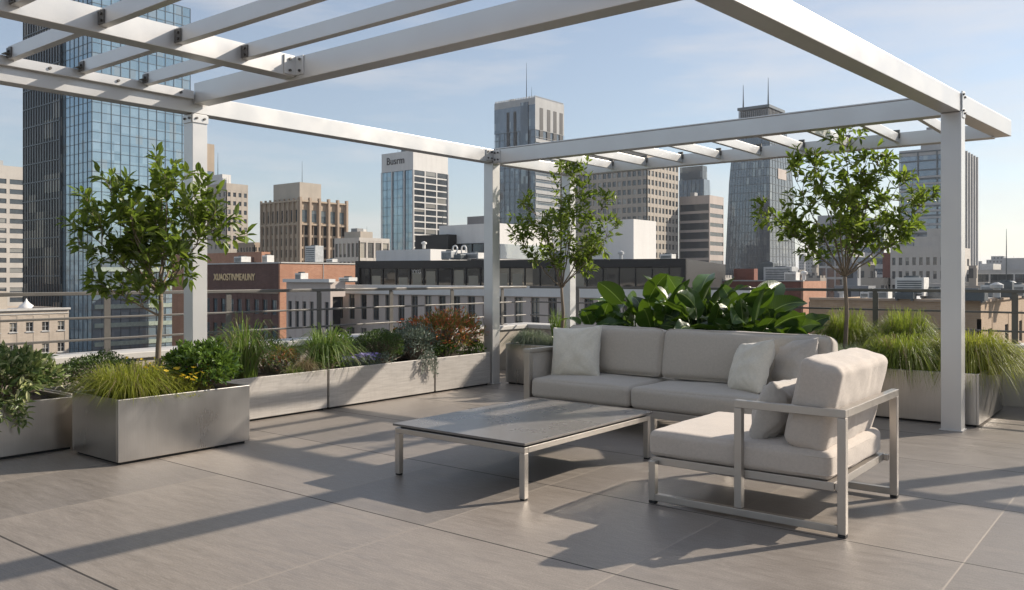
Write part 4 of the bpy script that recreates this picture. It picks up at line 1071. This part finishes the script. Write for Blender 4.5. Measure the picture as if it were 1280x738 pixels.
lettering(b.e,'Busrm',4.4,'mull_d',(-b.L*.55,-.12,b.h-3.6),(R(90),0,0),.1,sx=.95)
# --- grey tower with recessed crown
b = Bld('tall grey-blue tower with slotted crown directly behind the corner post', 618,669,705, 121.5, 450, M['grey_l'], name='tower')
zt = b.h-17; b.glass('g_slate',0,zt,.3); b.wallbox(b.h-3.5)
b.solid(.6)
for f,W,n_ in (('L',b.L,16),('R',b.Rr,12)):
    b.curtain(f,3.4 if f=='L' else 60,3.9,0,zt,.16,.15,'mull' if f=='L' else 'grey_l')
b.wb.box(-b.L,0,0,b.Rr,zt,b.h-3.5)
m = MB(); b.fb(m,'L',0,b.L,zt,b.h-3.6,.001,.05); m.build('glass_wall', M['g_slate'], b.e)
m = MB()
for u in (.28,.45,.62): b.fb(m,'L',b.L*u,b.L*u+2,zt-8,b.h-6,.001,.1)
for u in (.15,.4,.62,.84): b.fb(m,'R',b.Rr*u,b.Rr*u+3,zt-7,b.h-5,.001,.1)
m.build('slot', M['mull_d'], b.e)
m = MB(); b.fb(m,'L',b.L*.16,b.L*.34,0,b.h-2,.101,.5); m.build('recess_strip', M['g_dark'], b.e)
m = MB()
for j in range(int(zt/3.9)): b.fb(m,'R',0,b.Rr,j*3.9,j*3.9+1.9,.05,.4)
m.build('spandrel', M['grey_l'], b.e)
m = MB()
for i in range(26): b.fb(m,'L',b.L*(i+.2)/26,b.L*(i+.6)/26,b.h,b.h+.9,-.5,-.1); b.fb(m,'R',b.Rr*(i+.2)/26,b.Rr*(i+.6)/26,b.h,b.h+.9,-.5,-.1)
m.build('parapet_fin', M['grey_l'], b.e)
b.mast(.72,.1,20,.28); b.mast(.7,.3,8,.2); b.finish()
# --- beige grid tower
b = Bld('wide beige tower of small square windows behind the airy tree', 700,809,848, 186, 330, M['beige'], name='tower')
b.solid().wallbox(b.h-4).grid('R',9,27,b.h-4-27*3.55,b.h-4,.66,.6,win='win').grid('L',18,27,b.h-4-27*3.55,b.h-4,.68,.58,win='win').wallbox(0,b.h-4-27*3.55); b.finish()
# --- small glass tower with slanted shoulder
b = Bld('narrow glass tower with dark cap peeking above the banded block', 849,880,887, 224, 520, M['grey'], name='tower')
b.glass('g_steel',0,b.h); b.curtain('L',3,4,0,b.h,.3,.2); b.box('crown','g_dark',.0,.92,.1,.9,0,8.5); b.finish()
b = Bld('dark and beige banded office block between the beige tower and the tapering tower', 849,887,904.5, 244, 350, M['taupe'], name='tower')
b.solid().wallbox(b.h-3.5).bands('R',24,b.h-3.5-24*3.9,b.h-3.5,.42,'g_dark').bands('L',24,b.h-3.5-24*3.9,b.h-3.5,.72,'g_dark').wallbox(0,b.h-3.5-24*3.9); b.finish()
# --- tapering tower with two antennas
def tapered():
    D = 420; c = at(962,D); top = hgt(180,D)-GZ; h2 = hgt(130,D)-GZ
    L0 = length_to(c,math.pi,907); R0 = length_to(c,math.pi/2,994)
    e = empty('glass_tower',(c.x,c.y,GZ),0,'tapering blue glass tower with brown crown and two antennas','tower')
    zs = [0,hgt(330,D)-GZ,hgt(225,D)-GZ,hgt(185,D)-GZ,hgt(158,D)-GZ]; ins = [(0,0),(0,0),(2.0,1.6),(3.6,3.6),(5.0,6.0)]
    m = MB(); lines = MB()
    rings = []
    for z,(a,r_) in zip(zs,ins): rings.append([(-L0+a,0,z),(-.0,0,z),(0,R0-r_*2.2,z),(-L0+a,R0-r_*2.2,z)])
    for rg in rings: m.v += rg
    for k in range(len(rings)-1):
        for i in range(4): m.face((4*k+i,4*k+(i+1)%4,4*k+4+(i+1)%4,4*k+4+i))
    k = len(rings)-1; m.face((4*k,4*k+1,4*k+2,4*k+3))
    m.build('glass_wall', M['g_slate'], e)
    def ring_at(z):
        for k in range(len(zs)-1):
            if zs[k] <= z <= zs[k+1]:
                t = (z-zs[k])/(zs[k+1]-zs[k]); return [Vector(rings[k][i]).lerp(Vector(rings[k+1][i]),t) for i in range(4)]
        return [Vector(p) for p in rings[-1]]
    z = 4
    while z < zs[-1]:
        p = ring_at(z); lines.bar(p[0]+Vector((0,-.1,0)),p[1]+Vector((0,-.1,0)),.2,.22); lines.bar(p[1]+Vector((.1,0,0)),p[2]+Vector((.1,0,0)),.2,.22); z += 4
    for s0,s1,nn,off in ((0,1,14,Vector((0,-.12,0))),(1,2,8,Vector((.12,0,0)))):
        for i in range(nn+1):
            for k in range(len(zs)-1):
                lines.bar(Vector(rings[k][s0]).lerp(Vector(rings[k][s1]),i/nn)+off, Vector(rings[k+1][s0]).lerp(Vector(rings[k+1][s1]),i/nn)+off,.12,.12)
    lines.build('mullion_grid', M['mull'], e)
    p = rings[-1]; m = MB(); x0,x1,y1 = p[0][0]+1.2,-.3,p[2][1]-.4; zt = zs[-1]
    m.box(x0,x1,.3,y1,zt,zt+3); m.box(x0+1,x1-.8,1.2,y1-1,zt+3,h2-2); m.box(x0,x1,.3,y1,h2-1.4,h2); m.build('crown', M['mull'], e)
    m = MB()
    for i in range(16): m.box(x0+.6+(x1-x0-1.6)*i/15,x0+1.0+(x1-x0-1.6)*i/15,.5,.9,zt+3,h2-2)
    for i in range(12): m.box(x1-.7,x1-.35,.8+(y1-2)*i/11,1.2+(y1-2)*i/11,zt+3,h2-2)
    m.build('fin', M['grey'], e)
    for x,y,hh in ((x0+2,3,12),(x1-2,4,14)):
        m = MB(); m.tube([(x,y,h2),(x,y,h2+hh*.5),(x,y,h2+hh)],[.45,.25,.1],6); m.build('antenna', M['mull'], e)
    m = MB(); m.box(.06,.3,R0*.3,R0*.62,hgt(221,D)-GZ,hgt(208,D)-GZ); m.build('louvre_panel', M['taupe'], e)
tapered()
# --- dark tower behind bushy tree
b = Bld('brown and grey striped tower hidden behind the bushy tree crown', 1022,1066,1105, 268, 300, M['grey_l'], name='tower')
b.solid().wallbox(b.h-3).bands('R',14,b.h-3-14*4,b.h-3,.55,'g_steel').bands('L',14,b.h-3-14*4,b.h-3,.8,'g_dark',cols=4,gap=.5).wallbox(0,b.h-3-14*4); b.finish()
# --- tower behind last post
b = Bld('tall grey-blue office tower with stepped roof behind the last pergola post', 1124,1196,1220, 183, 330, M['grey_l'], name='tower')
b.glass('g_steel',0,b.h-1,.3); b.wallbox(b.h-2.5); b.curtain('L',8,3.7,0,b.h-1,.5,.25,'mull'); 
m = MB()
for j in range(int((b.h-8)/2.7)): b.fb(m,'L',0,b.L,j*2.7,j*2.7+.8,.05,.3)
m.build('spandrel', M['grey_l'], b.e)
m = MB()
for i in range(8): b.fb(m,'R',b.Rr*i/7-.7,b.Rr*i/7+.7,0,b.h,-.2,.8)
m.build('pier', M['grey_l'], b.e)
b.box('penthouse','grey_l',.30,.75,.2,.8,0,5.5); b.box('penthouse','grey',.38,.68,.25,.7,5.5,10); b.finish()
# --- classical pale building
b = Bld('pale classical office block with rows of square windows in front of the grey-blue tower', 1113,1182,1213, 307, 200, M['pale'])
b.solid().wallbox(b.h-2).grid('L',8,6,b.h-2-6*3.3,b.h-2,.5,.56,win='win').grid('R',5,6,b.h-2-6*3.3,b.h-2,.45,.56,win='win').wallbox(0,b.h-2-6*3.3)
b.box('upper_storey','pale',.42,.985,.05,.8,-.2,2.3); b.box('upper_storey','pale',.62,.96,.1,.7,2.3,4.2); b.finish()
b = Bld('narrow red-brown slab peeking out beside the pale classical block', 1104,1113,1118, 316, 230, M['br_red']); b.solid().wallbox(); b.finish()
# --- right low glass office
b = Bld('long low dark glass office with white columns at the skyline beside the last post', 1150,1300,1340, 337, 210, M['grey_l'])
b.glass('g_dark',0,b.h-.8,.2); b.wallbox(b.h-1); b.curtain('L',5.5,3.6,0,b.h-1,.35,.35,'mull_l'); b.curtain('L',1.8,1.8,0,b.h-1,.1,.1,'mull')
b.box('plant_housing','grey_l',.62,.86,.2,.6,0,3.2); b.mast(.8,.4,6,.1,3); b.finish()

# --- nearer buildings
b = Bld('cream brick apartment block with sash windows below the railing at the edge', -110,-60,86, 389, 104, M['br_cream'], name='apartment_building')
zt = b.h-.9
b.solid(parapet_h=0).wallbox(zt)
b.grid('R',7,4,zt-4*2.9,zt,.46,.42,win='win_warm',frame=.06,sill=True,depth=.25).wallbox(0,zt-12.8)
m = MB(); b.fb(m,'R',-.2,b.Rr+.15,b.h-.2,b.h+.05,-.5,.25); b.fb(m,'L',0,b.L,b.h-.2,b.h+.05,-.5,.25); b.fb(m,'R',0,b.Rr,zt+.2,zt+.32,.001,.08); m.build('coping', M['coping'], b.e)
b.box('stair_house','beige',.3,.82,.34,.52,-.3,2.3)
b.finish(roof='roofgrey')
e = empty('roof_dome', (at(33,121).x,at(33,121).y,hgt(388,121)), 0, 'white pointed roof dome on the cream apartment block', 'roof dome')
m = MB(); m.tube([(0,0,0),(0,0,.35),(0,0,.7),(0,0,.95),(0,0,1.3),(0,0,1.7)],[1.1,1.05,.85,.5,.2,.02],20); m.build('dome', M['dish'], e, smooth=True)
m = MB(); m.tube([(0,0,-.9),(0,0,0)],[1.18,1.18],20); m.build('dome_base', M['hvac_w'], e, smooth=False)

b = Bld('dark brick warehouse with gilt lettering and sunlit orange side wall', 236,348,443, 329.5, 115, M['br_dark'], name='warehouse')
zt = b.h-4.2
b.solid().wallbox(zt)
b.grid('L',11,5,zt-5*3.55,zt,.56,.58,win='win_blue',frame=.09,depth=.3)
b.wallbox(0,zt-5*3.55)
m = MB(); t=.35; m.box(.012,.3,.012,b.Rr,0,b.h+.03); m.build('side_wall', M['br_orange'], b.e)  # sun on this side put into a lighter brick colour
m = MB(); m.box(.301,.36,b.Rr*.55,b.Rr*.555,0,b.h+.05); b.fb(m,'L',-.3,b.L,b.h,b.h+.18,-.6,.12); m.box(-.5,.42,.1,b.Rr,b.h+.031,b.h+.2); m.build('coping', M['coping'], b.e)
m = MB(); m.box(.301,.36,b.Rr*.42,b.Rr*.46,b.h-6.2,b.h-4.4); m.box(.301,.36,b.Rr*.93,b.Rr*.97,b.h-6.2,b.h-4.4); m.build('window', M['win'], b.e)
m = MB(); b.fb(m,'L',0,b.L,zt+.1,zt+.35,.001,.12); b.fb(m,'L',0,b.L,zt-2*3.55-.1,zt-2*3.55+.12,.001,.1); m.build('string_course', M['beige_d'], b.e)
lettering(b.e,'XUAOSTINMEAUNY',1.4,'gold',(-length_to(b.c,math.pi,293),-.1,b.h-1.9),(R(90),0,0),.06,sx=.80)
b.finish(roof='roofwhite')
b = Bld('orange brick block with faint wall lettering behind the gilt-lettered warehouse', 215,327,334, 315, 165, M['br_orange'], name='warehouse')
b.solid().wallbox(); lettering(b.e,'CSTIL',1.5,'br_dark',(-length_to(b.c,math.pi,311)-0,-.08,b.h-1.6),(R(90),0,0),.05,sx=1.25); b.finish()
b = Bld('small pinkish block with rows of windows between the warehouse and the art deco block', 296,318,330, 303, 300, M['beige_d']); b.solid().wallbox(b.h-1).grid('L',6,5,b.h-16,b.h-1,.5,.5).grid('R',3,5,b.h-16,b.h-1,.5,.5).wallbox(0,b.h-16); b.finish()
b = Bld('grey-brown walk-up with paired tall windows beside the brick warehouse', 358,413,424, 352, 88, M['taupe'])
zt = b.h-1.6
b.solid().wallbox(zt).grid('L',6,4,zt-4*3.9,zt,.52,.72,win='win_warm',frame=.08,depth=.3).wallbox(0,zt-4*3.9)
m = MB(); b.fb(m,'L',-.2,b.L+.2,b.h-.1,b.h+.25,-.5,.35); m.build('cornice', M['white'], b.e)
b.finish(roof='roofwhite')
b = Bld('long low building with broad white fascia and paired windows below the railing', 404,935,960, 360, 64, M['taupe'])
zt = b.h-.95
b.solid().grid('L',26,4,zt-4*3.6,zt,.50,.74,win='win_warm',frame=.07,depth=.3,zshift=.9).wallbox(0,zt-14.4)
m = MB(); b.fb(m,'L',-.2,b.L+.3,zt,b.h,-.4,.25); b.fb(m,'R',-.2,b.Rr,zt,b.h,-.4,.25); m.build('fascia', M['white'], b.e)
m = MB(); b.fb(m,'R',0,b.Rr,0,zt,-.3,0); m.build('side_wall', M['taupe'], b.e)
b.finish(roof='roofwhite')
# --- dark modern block in several tiers
b = Bld('black framed modern building with a long smoked glass storey and white upper boxes', 444,857,872, 323.5, 88, M['mull_d'], ang=18.8, dr=42)
zt = b.h-.85; zl = b.h-3.15
b.core.box(-b.L+.6,-.6,.6,b.Rr,0,b.h-.3)
m = MB(); b.fb(m,'L',.4,b.L-.4,zl,zt,-.5,-.35); m.build('glass_wall', M['g_black'], b.e)
m = MB(); b.fb(m,'L',0,b.L,zt,b.h,-.8,0); b.fb(m,'L',0,b.L,zl-.9,zl,-.8,0); b.fb(m,'L',0,.5,zl,zt,-.8,0); b.fb(m,'L',b.L-.5,b.L,zl,zt,-.8,0); m.box(-.5,0,.01,b.Rr,zl-.9,b.h-.01); m.build('frame', M['mull_d'], b.e)
m = MB()
n_ = 22
b.fb(m,'L',.5,b.L-.5,zl+.001,zl+.08,-.33,-.21); b.fb(m,'L',.5,b.L-.5,zt-.08,zt-.001,-.33,-.21)
for i in range(1,n_): b.fb(m,'L',b.L*i/n_-.06,b.L*i/n_+.06,zl+.01,zt-.01,-.34,-.2)
m.build('mullion', M['mull_d'], b.e)
m = MB()
rr_ = random.Random(5)
for i in range(n_):
    if rr_.random() < .45: m = MB(); b.fb(m,'L',b.L*i/n_+.3,b.L*(i+1)/n_-.3,zl+.05,zl+rr_.uniform(1.2,2.1),-.347,-.335); m.build('blind_reflection', M['blind_reflection'], b.e)  # beige panels standing in for warm reflections on the glass
m = MB(); b.fb(m,'L',b.L*.1,b.L*.9,0,zl-.9,-.3,0); m.build('wall', M['mull_d'], b.e)
lettering(b.e,'YYG',.62,'white',(-length_to(b.c,math.pi+b.ang,519),.33,zt-.45),(R(90),0,0),.03)
b.finish(roof='roofgrey')
def block(label, pl,pc,pr,ytop,ybot,D,mat,name='rooftop_block',extra=None, roof='roofwhite'):
    b = Bld(label,pl,pc,pr,ytop,D,M[mat],name=name,z0=hgt(ybot,D),cat='rooftop block'); b.wb.box(-b.L,0,0,b.Rr,0,b.h-.3); b.wallbox(b.h-.3,b.h)
    if extra: extra(b)
    b.finish(roof=roof); return b
block('low white box on top of the smoked glass storey near the logo tower', 470,538,584,311.5,326,103,'white')
def upx(b):
    m = MB(); b.fb(m,'L',0,b.L,b.h*.0+.2,b.h*.47,.001,.12); m.build('dark_storey', M['g_dark'], b.e)
    b.curtain('L',2.2,4,.2,b.h*.47,.1,.25,'mull_d')
    m = MB(); b.fb(m,'R',b.Rr*.05,b.Rr*.95,.3,b.h*.45,.001,.1); m.build('window_band', M['g_pale'], b.e)
block('white capped upper storey above dark glazing behind the corner post', 549,621,690,279,326,110,'white',extra=upx)
block('black lower wing of the upper storey beside the logo tower', 519,560,585,293,326,113,'mull_d')
block('plain white lift tower with a small roof pipe behind the airy tree', 738,792,820,274,326,106,'white')
block('dark grey plant room on the skyline just beside the corner post', 584,606,612,270,300,200,'grey')

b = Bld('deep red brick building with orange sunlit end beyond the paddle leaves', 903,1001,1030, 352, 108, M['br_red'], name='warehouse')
zt = b.h-3
b.solid().wallbox(zt).grid('L',6,4,zt-16,zt,.38,.5,win='win_blue',frame=.1,depth=.3).wallbox(0,zt-16)
m = MB(); m.box(.01,.3,.01,b.Rr,0,b.h+.03); m.build('side_wall', M['br_orange'], b.e)  # lighter orange brick carries the sunlight of this end
m = MB()
for i in range(3):
    m = MB(); u=b.Rr*(.3+.2*i); m.box(.301,.34,u-.5,u+.5,b.h-4.6,b.h-2.6); m.build('window', M['win'], b.e)
for j in (1,):
    m = MB(); u=b.Rr*.35; m.box(.301,.34,u-.5,u+.5,b.h-8.6,b.h-6.6); m.build('window', M['win'], b.e)
m = MB(); b.fb(m,'L',-.3,b.L,b.h,b.h+.15,-.6,.1); m.build('coping', M['coping'], b.e)
b.finish(roof='roofwhite')
block('red brick stair tower standing up from the deep red brick building', 917,942.5,961,336,353,122,'br_red',name='stair_tower')
b = Bld('tan brick building with a sunlit windowed end behind the last post', 1012,1226,1345, 378, 60, M['br_tan'], name='warehouse')
zt = b.h-1.2
b.solid().wallbox(zt)
b.grid('L',9,2,zt-7,zt,.32,.5,win='win',frame=.06,depth=.25).grid('R',9,2,zt-7,zt,.24,.52,win='win_warm',frame=.05,depth=.25).wallbox(0,zt-7)
m = MB(); b.fb(m,'L',-.2,b.L,b.h-.02,b.h+.16,-.5,.15); b.fb(m,'R',-.2,b.Rr,b.h-.02,b.h+.16,-.5,.15); b.fb(m,'R',0,b.Rr,zt-3.6,zt-3.48,.001,.08); m.build('coping', M['beige_d'], b.e)
b.finish(roof='roofwhite'); tanb = b

# roof equipment, each a housing with grille, fan and feet
def unit(label, px, py, D, w_, d_, h_, mat='hvac', kind=0, group='roof plant on the nearby roofs', rz=0):
    c = at(px,D); e = empty('air_conditioner' if kind==0 else 'roof_vent', (c.x,c.y,hgt(py,D)), R(rz), label, 'roof plant', group)
    m = MB()
    if kind == 0:
        m.box(-w_/2,w_/2,-d_/2,d_/2,.12,h_); m.build('housing', M[mat], e, bevel=.02)
        g = MB()
        for k in range(7): g.box(-w_/2*.85,w_/2*.85,-d_/2-.03,-d_/2-.001,.2+(h_-.35)*k/7,.2+(h_-.35)*(k+.5)/7)
        g.build('grille', M['mull'], e)
        g = MB(); g.tube([(0,0,h_),(0,0,h_+.14)],[min(w_,d_)*.36]*2,16); g.build('fan', M['mull'], e)
        g = MB(); [MB().box(x-.06,x+.06,-d_/2,d_/2,0,.119).build('skid', M['mull'], e) for x in (-w_/2*.8,w_/2*.8)]
    else:
        m.tube([(0,0,0),(0,0,h_*.6),(0,0,h_*.62),(0,0,h_*.85),(0,0,h_)],[w_*.28,w_*.28,w_*.5,w_*.5,w_*.12],14); m.build('housing', M[mat], e)
us = [(1140,372,64,2.0,1.6,1.5,'hvac_w','big white air handler on the tan roof in line with the classical block'),
 (1122,374,68,1.2,1.2,.7,'mull','low black condenser just before the big white air handler'),
 (1132,376,63,1.3,1,.6,'mull','low black condenser under the big white air handler'),
 (1168,376,64,1.6,1.2,.9,'hvac','grey condenser between the white air handler and the last post'),
 (1100,375,66,1.5,1.2,.75,'hvac_w','small pale condenser nearest the bushy tree trunk'),
 (1085,374,70,1.0,1.0,.6,'hvac','small grey condenser half hidden by grass plumes'),
 (1214,378,60,1.9,1.4,.85,'mull','wide black condenser beside the last pergola post'),
 (1238,374,66,1.2,1.1,1.1,'hvac','grey condenser on the sunlit end of the tan roof'),
 (1257,374,64,1.0,1.0,1.3,'mull','tall dark condenser near the sunlit roof corner'),
 (1270,372,66,1.3,1.2,1.0,'hvac_w','white condenser above the sunlit windowed end'),
 (976,352,118,4.0,2.4,2.0,'hvac','long grey air handler on the deep red brick roof'),
 (960,352,120,2.2,2.0,2.6,'mull','dark tall unit beside the brick stair tower'),
 (990,352,114,1.6,1.4,1.2,'hvac_w','small white unit near the end of the brick roof'),
 (562,325,99,1.6,1.2,1.0,'hvac','grey condenser on the smoked glass roof beside the curved pipes'),
 (592,325,98.5,2.4,1.2,.8,'hvac_w','pale condenser on the smoked glass roof near the corner post'),
 (575,325,98,1.1,1.0,.6,'mull','small black condenser between two pale ones'),
 (868,349,150,3,2,2,'hvac_w','pale roof unit beyond the smoked glass building'),
 (700,325,96,2.0,1.2,.9,'hvac','grey condenser behind the airy tree'),
 (835,325,92,1.4,1.0,.6,'hvac_w','low pale condenser at the far end of the smoked glass roof'),
 (393,329,130,2.4,1.6,2.6,'hvac','tall grey unit behind the orange brick wall'),
 (303,329,122,1.8,1.6,.9,'hvac_w','white unit on the gilt-lettered warehouse roof'),
 (335,329,122,1.2,1.2,1.1,'hvac_w','small white unit at the warehouse corner'),
 (415,329,128,1.4,1.0,.6,'hvac_w','low white unit above the orange side wall'),
 (377,352,92,1.0,1.0,.9,'hvac_w','small white vent box on the walk-up roof'),
 (435,353,90,1.6,1.2,.5,'hvac_w','flat white unit next to the walk-up')]
for px,py,D,w_,d_,h_,mt,lb in us: unit(lb,px,py,D,w_,d_,h_,mt)
vs_ = [(1246,372,62,.9,1.1,'hvac','mushroom vent on the sunlit tan roof'),(1265,371,70,.8,1.3,'hvac_w','tall white mushroom vent by the tan roof corner'),(1155,374,70,.7,.9,'hvac_w','white mushroom vent behind the black condensers'),
 (1005,350,112,.9,1.2,'hvac_w','white mushroom vent over the orange brick end'),(1052,374,68,.6,.8,'hvac','short mushroom vent by the fescue mound'),(530,311,105,.7,.9,'hvac_w','mushroom vent on the low white box'),(776,325,93,.7,1.0,'hvac','mushroom vent before the white lift tower')]
for px,py,D,w_,h_,mt,lb in vs_: unit(lb,px,py,D,w_,w_,h_,mt,1)
for k,(px,lb) in enumerate(((566,'curved white vent pipe nearest the logo tower'),(577,'curved white vent pipe nearest the corner post'))):
    c = at(px,99.5); m = MB(); q=[(0,0,0),(0,0,1.3)]+[(.35-.35*math.cos(t*math.pi/6),0,1.3+.35*math.sin(t*math.pi/6)) for t in range(1,7)]+[(.7,0,.9)]
    o = m.tube(q,.09,8).build('vent_pipe', M['dish'], smooth=True, loc=(c.x,c.y,hgt(325,99.5))); tag(o,lb,'pipe','roof plant on the nearby roofs')
for px,py,D,hh,lb in ((1258,333,205,9,'thin lattice mast on the low glass office'),(553,310,210,9,'thin mast in front of the logo tower base')):
    c=at(px,D); m=MB(); m.tube([(0,0,-2),(0,0,hh*.5),(0,0,hh)],[.16,.1,.04],6); tag(m.build('antenna_mast', M['mull'], loc=(c.x,c.y,hgt(py,D))),lb,'antenna')

# --- the far low city: rows of blocks out to the horizon
far_mats = []
for k,cx_ in enumerate([(.42,.37,.31),(.33,.24,.19),(.45,.43,.40),(.27,.28,.29),(.36,.20,.14),(.5,.47,.43)]):
    n = NT('distant facade tone %s' % 'abcdef'[k]); co = n.coord('Object'); X = n.sep(co); N = n.sep(n.n('TexCoord').outputs['Normal'])
    use = n.m('GREATER_THAN', n.m('ABSOLUTE', N[0]), .5); side = n.m('LESS_THAN', n.m('ABSOLUTE', N[2]), .5)
    u = n.m('ADD', n.m('MULTIPLY', X[1], use), n.m('MULTIPLY', X[0], n.m('SUBTRACT', 1.0, use)))
    fu = n.m('FRACT', n.m('DIVIDE', u, 2.9)); fv = n.m('FRACT', n.m('DIVIDE', X[2], 3.5))
    win = n.m('MULTIPLY', n.m('MULTIPLY', n.m('GREATER_THAN', fu, .48), n.m('GREATER_THAN', fv, .5)), side)
    st = n.noise(co, .15, 4)
    n.pbr(n.mix(n.m('MULTIPLY', win, .85), n.mix(n.rng(st,.3,.7,0,1), sc(cx_,.75), cx_), (.03,.035,.04)), n.rng(win,0,1,.8,.25)); far_mats.append(n.mat)
fr = random.Random(99)
DESC = ['low-rise','flat-roofed','mid-rise','boxy']; k = 0
def far(px, ytop, D, wpx, mt, label, group='distant low city blocks'):
    c = at(px,D); w_ = wpx*D/F; d_ = w_*fr.uniform(.6,1.2); h_ = hgt(ytop,D)-GZ
    m = MB(); m.box(-w_/2,w_/2,-d_/2,d_/2,0,h_)
    if fr.random() < .6: 
        q = fr.uniform(.15,.35); m.box(-w_*q,w_*q*.6,-d_*q,d_*q,h_,h_+fr.uniform(1.5,4))
    o = m.build('distant_building', mt, loc=(c.x,c.y,GZ), rz=R(fr.uniform(-8,8)))
    tag(o, label, 'building', group)
for D in (150,210,290,400,560,780,1100,1600):
    px = -60
    while px < 1340:
        wpx = fr.uniform(14,34)*(1 if D>250 else 1.6)
        if fr.random() < .88:
            yt = {150:356,210:350,290:347,400:343,560:341,780:339,1100:337,1600:338}[D]+fr.uniform(-3,4)
            near_hide = D <= 290 and px < 1010
            if not near_hide:
                far(px+wpx/2, yt, D, wpx, fr.choice(far_mats), 'distant flat-roofed city block low on the hazy skyline')
        px += wpx*1.25
for px,yt,D,wpx,lb in ((1013,322,900,9,'pale distant tower in the gap before the striped tower'),(1003,318,1100,7,'faint slim tower touching the tapering tower'),(1250,325,800,26,'pale distant slab on the skyline above the low glass office'),(1225,331,900,22,'long faint block on the skyline beside the last post'),(1272,329,1000,14,'faint distant block at the frame edge skyline'),(895,332,600,12,'grey distant block below the banded office'),(437,338,500,12,'distant block below the pale arcade'),(1120,330,700,10,'faint block beside the red-brown slab')):
    far(px,yt,D,wpx,far_mats[3],lb)

# the city goes on outside the picture's sides
cm = MB()
for D in (130,180,250,340,460,640,900,1300):
    for lo,hi in ((-900,-60),(1340,2300)):
        px = lo
        while px < hi:
            wpx = fr.uniform(22,44)
            if fr.random() < .85:
                c = at(px+wpx/2,D); w_ = wpx*D/F; d_ = w_*fr.uniform(.7,1.3); h_ = max(6, 31-fr.random()**2*16+fr.choice((0,0,0,10))) if D>200 else 26-fr.uniform(0,12)
                cm.mi = fr.randrange(6); cm.box(c.x-w_/2,c.x+w_/2,c.y-d_/2,c.y+d_/2,GZ,GZ+h_)
            px += wpx*1.25
tag(cm.build('distant_city', far_mats), kind='stuff')
# ------------------------------------------------------------------ air
hm = bpy.data.materials.new('city haze'); hm.use_nodes = True; ht = hm.node_tree; ht.nodes.clear()
ho = ht.nodes.new('ShaderNodeOutputMaterial'); pv = ht.nodes.new('ShaderNodeVolumePrincipled')
pv.inputs['Color'].default_value = (.86,.91,1,1); pv.inputs['Density'].default_value = .00013; pv.inputs['Anisotropy'].default_value = .3
ht.links.new(pv.outputs[0], ho.inputs['Volume'])
tag(MB().box(-6050,6050,-6050,9050,GZ-2,150).build('haze', hm), kind='stuff')
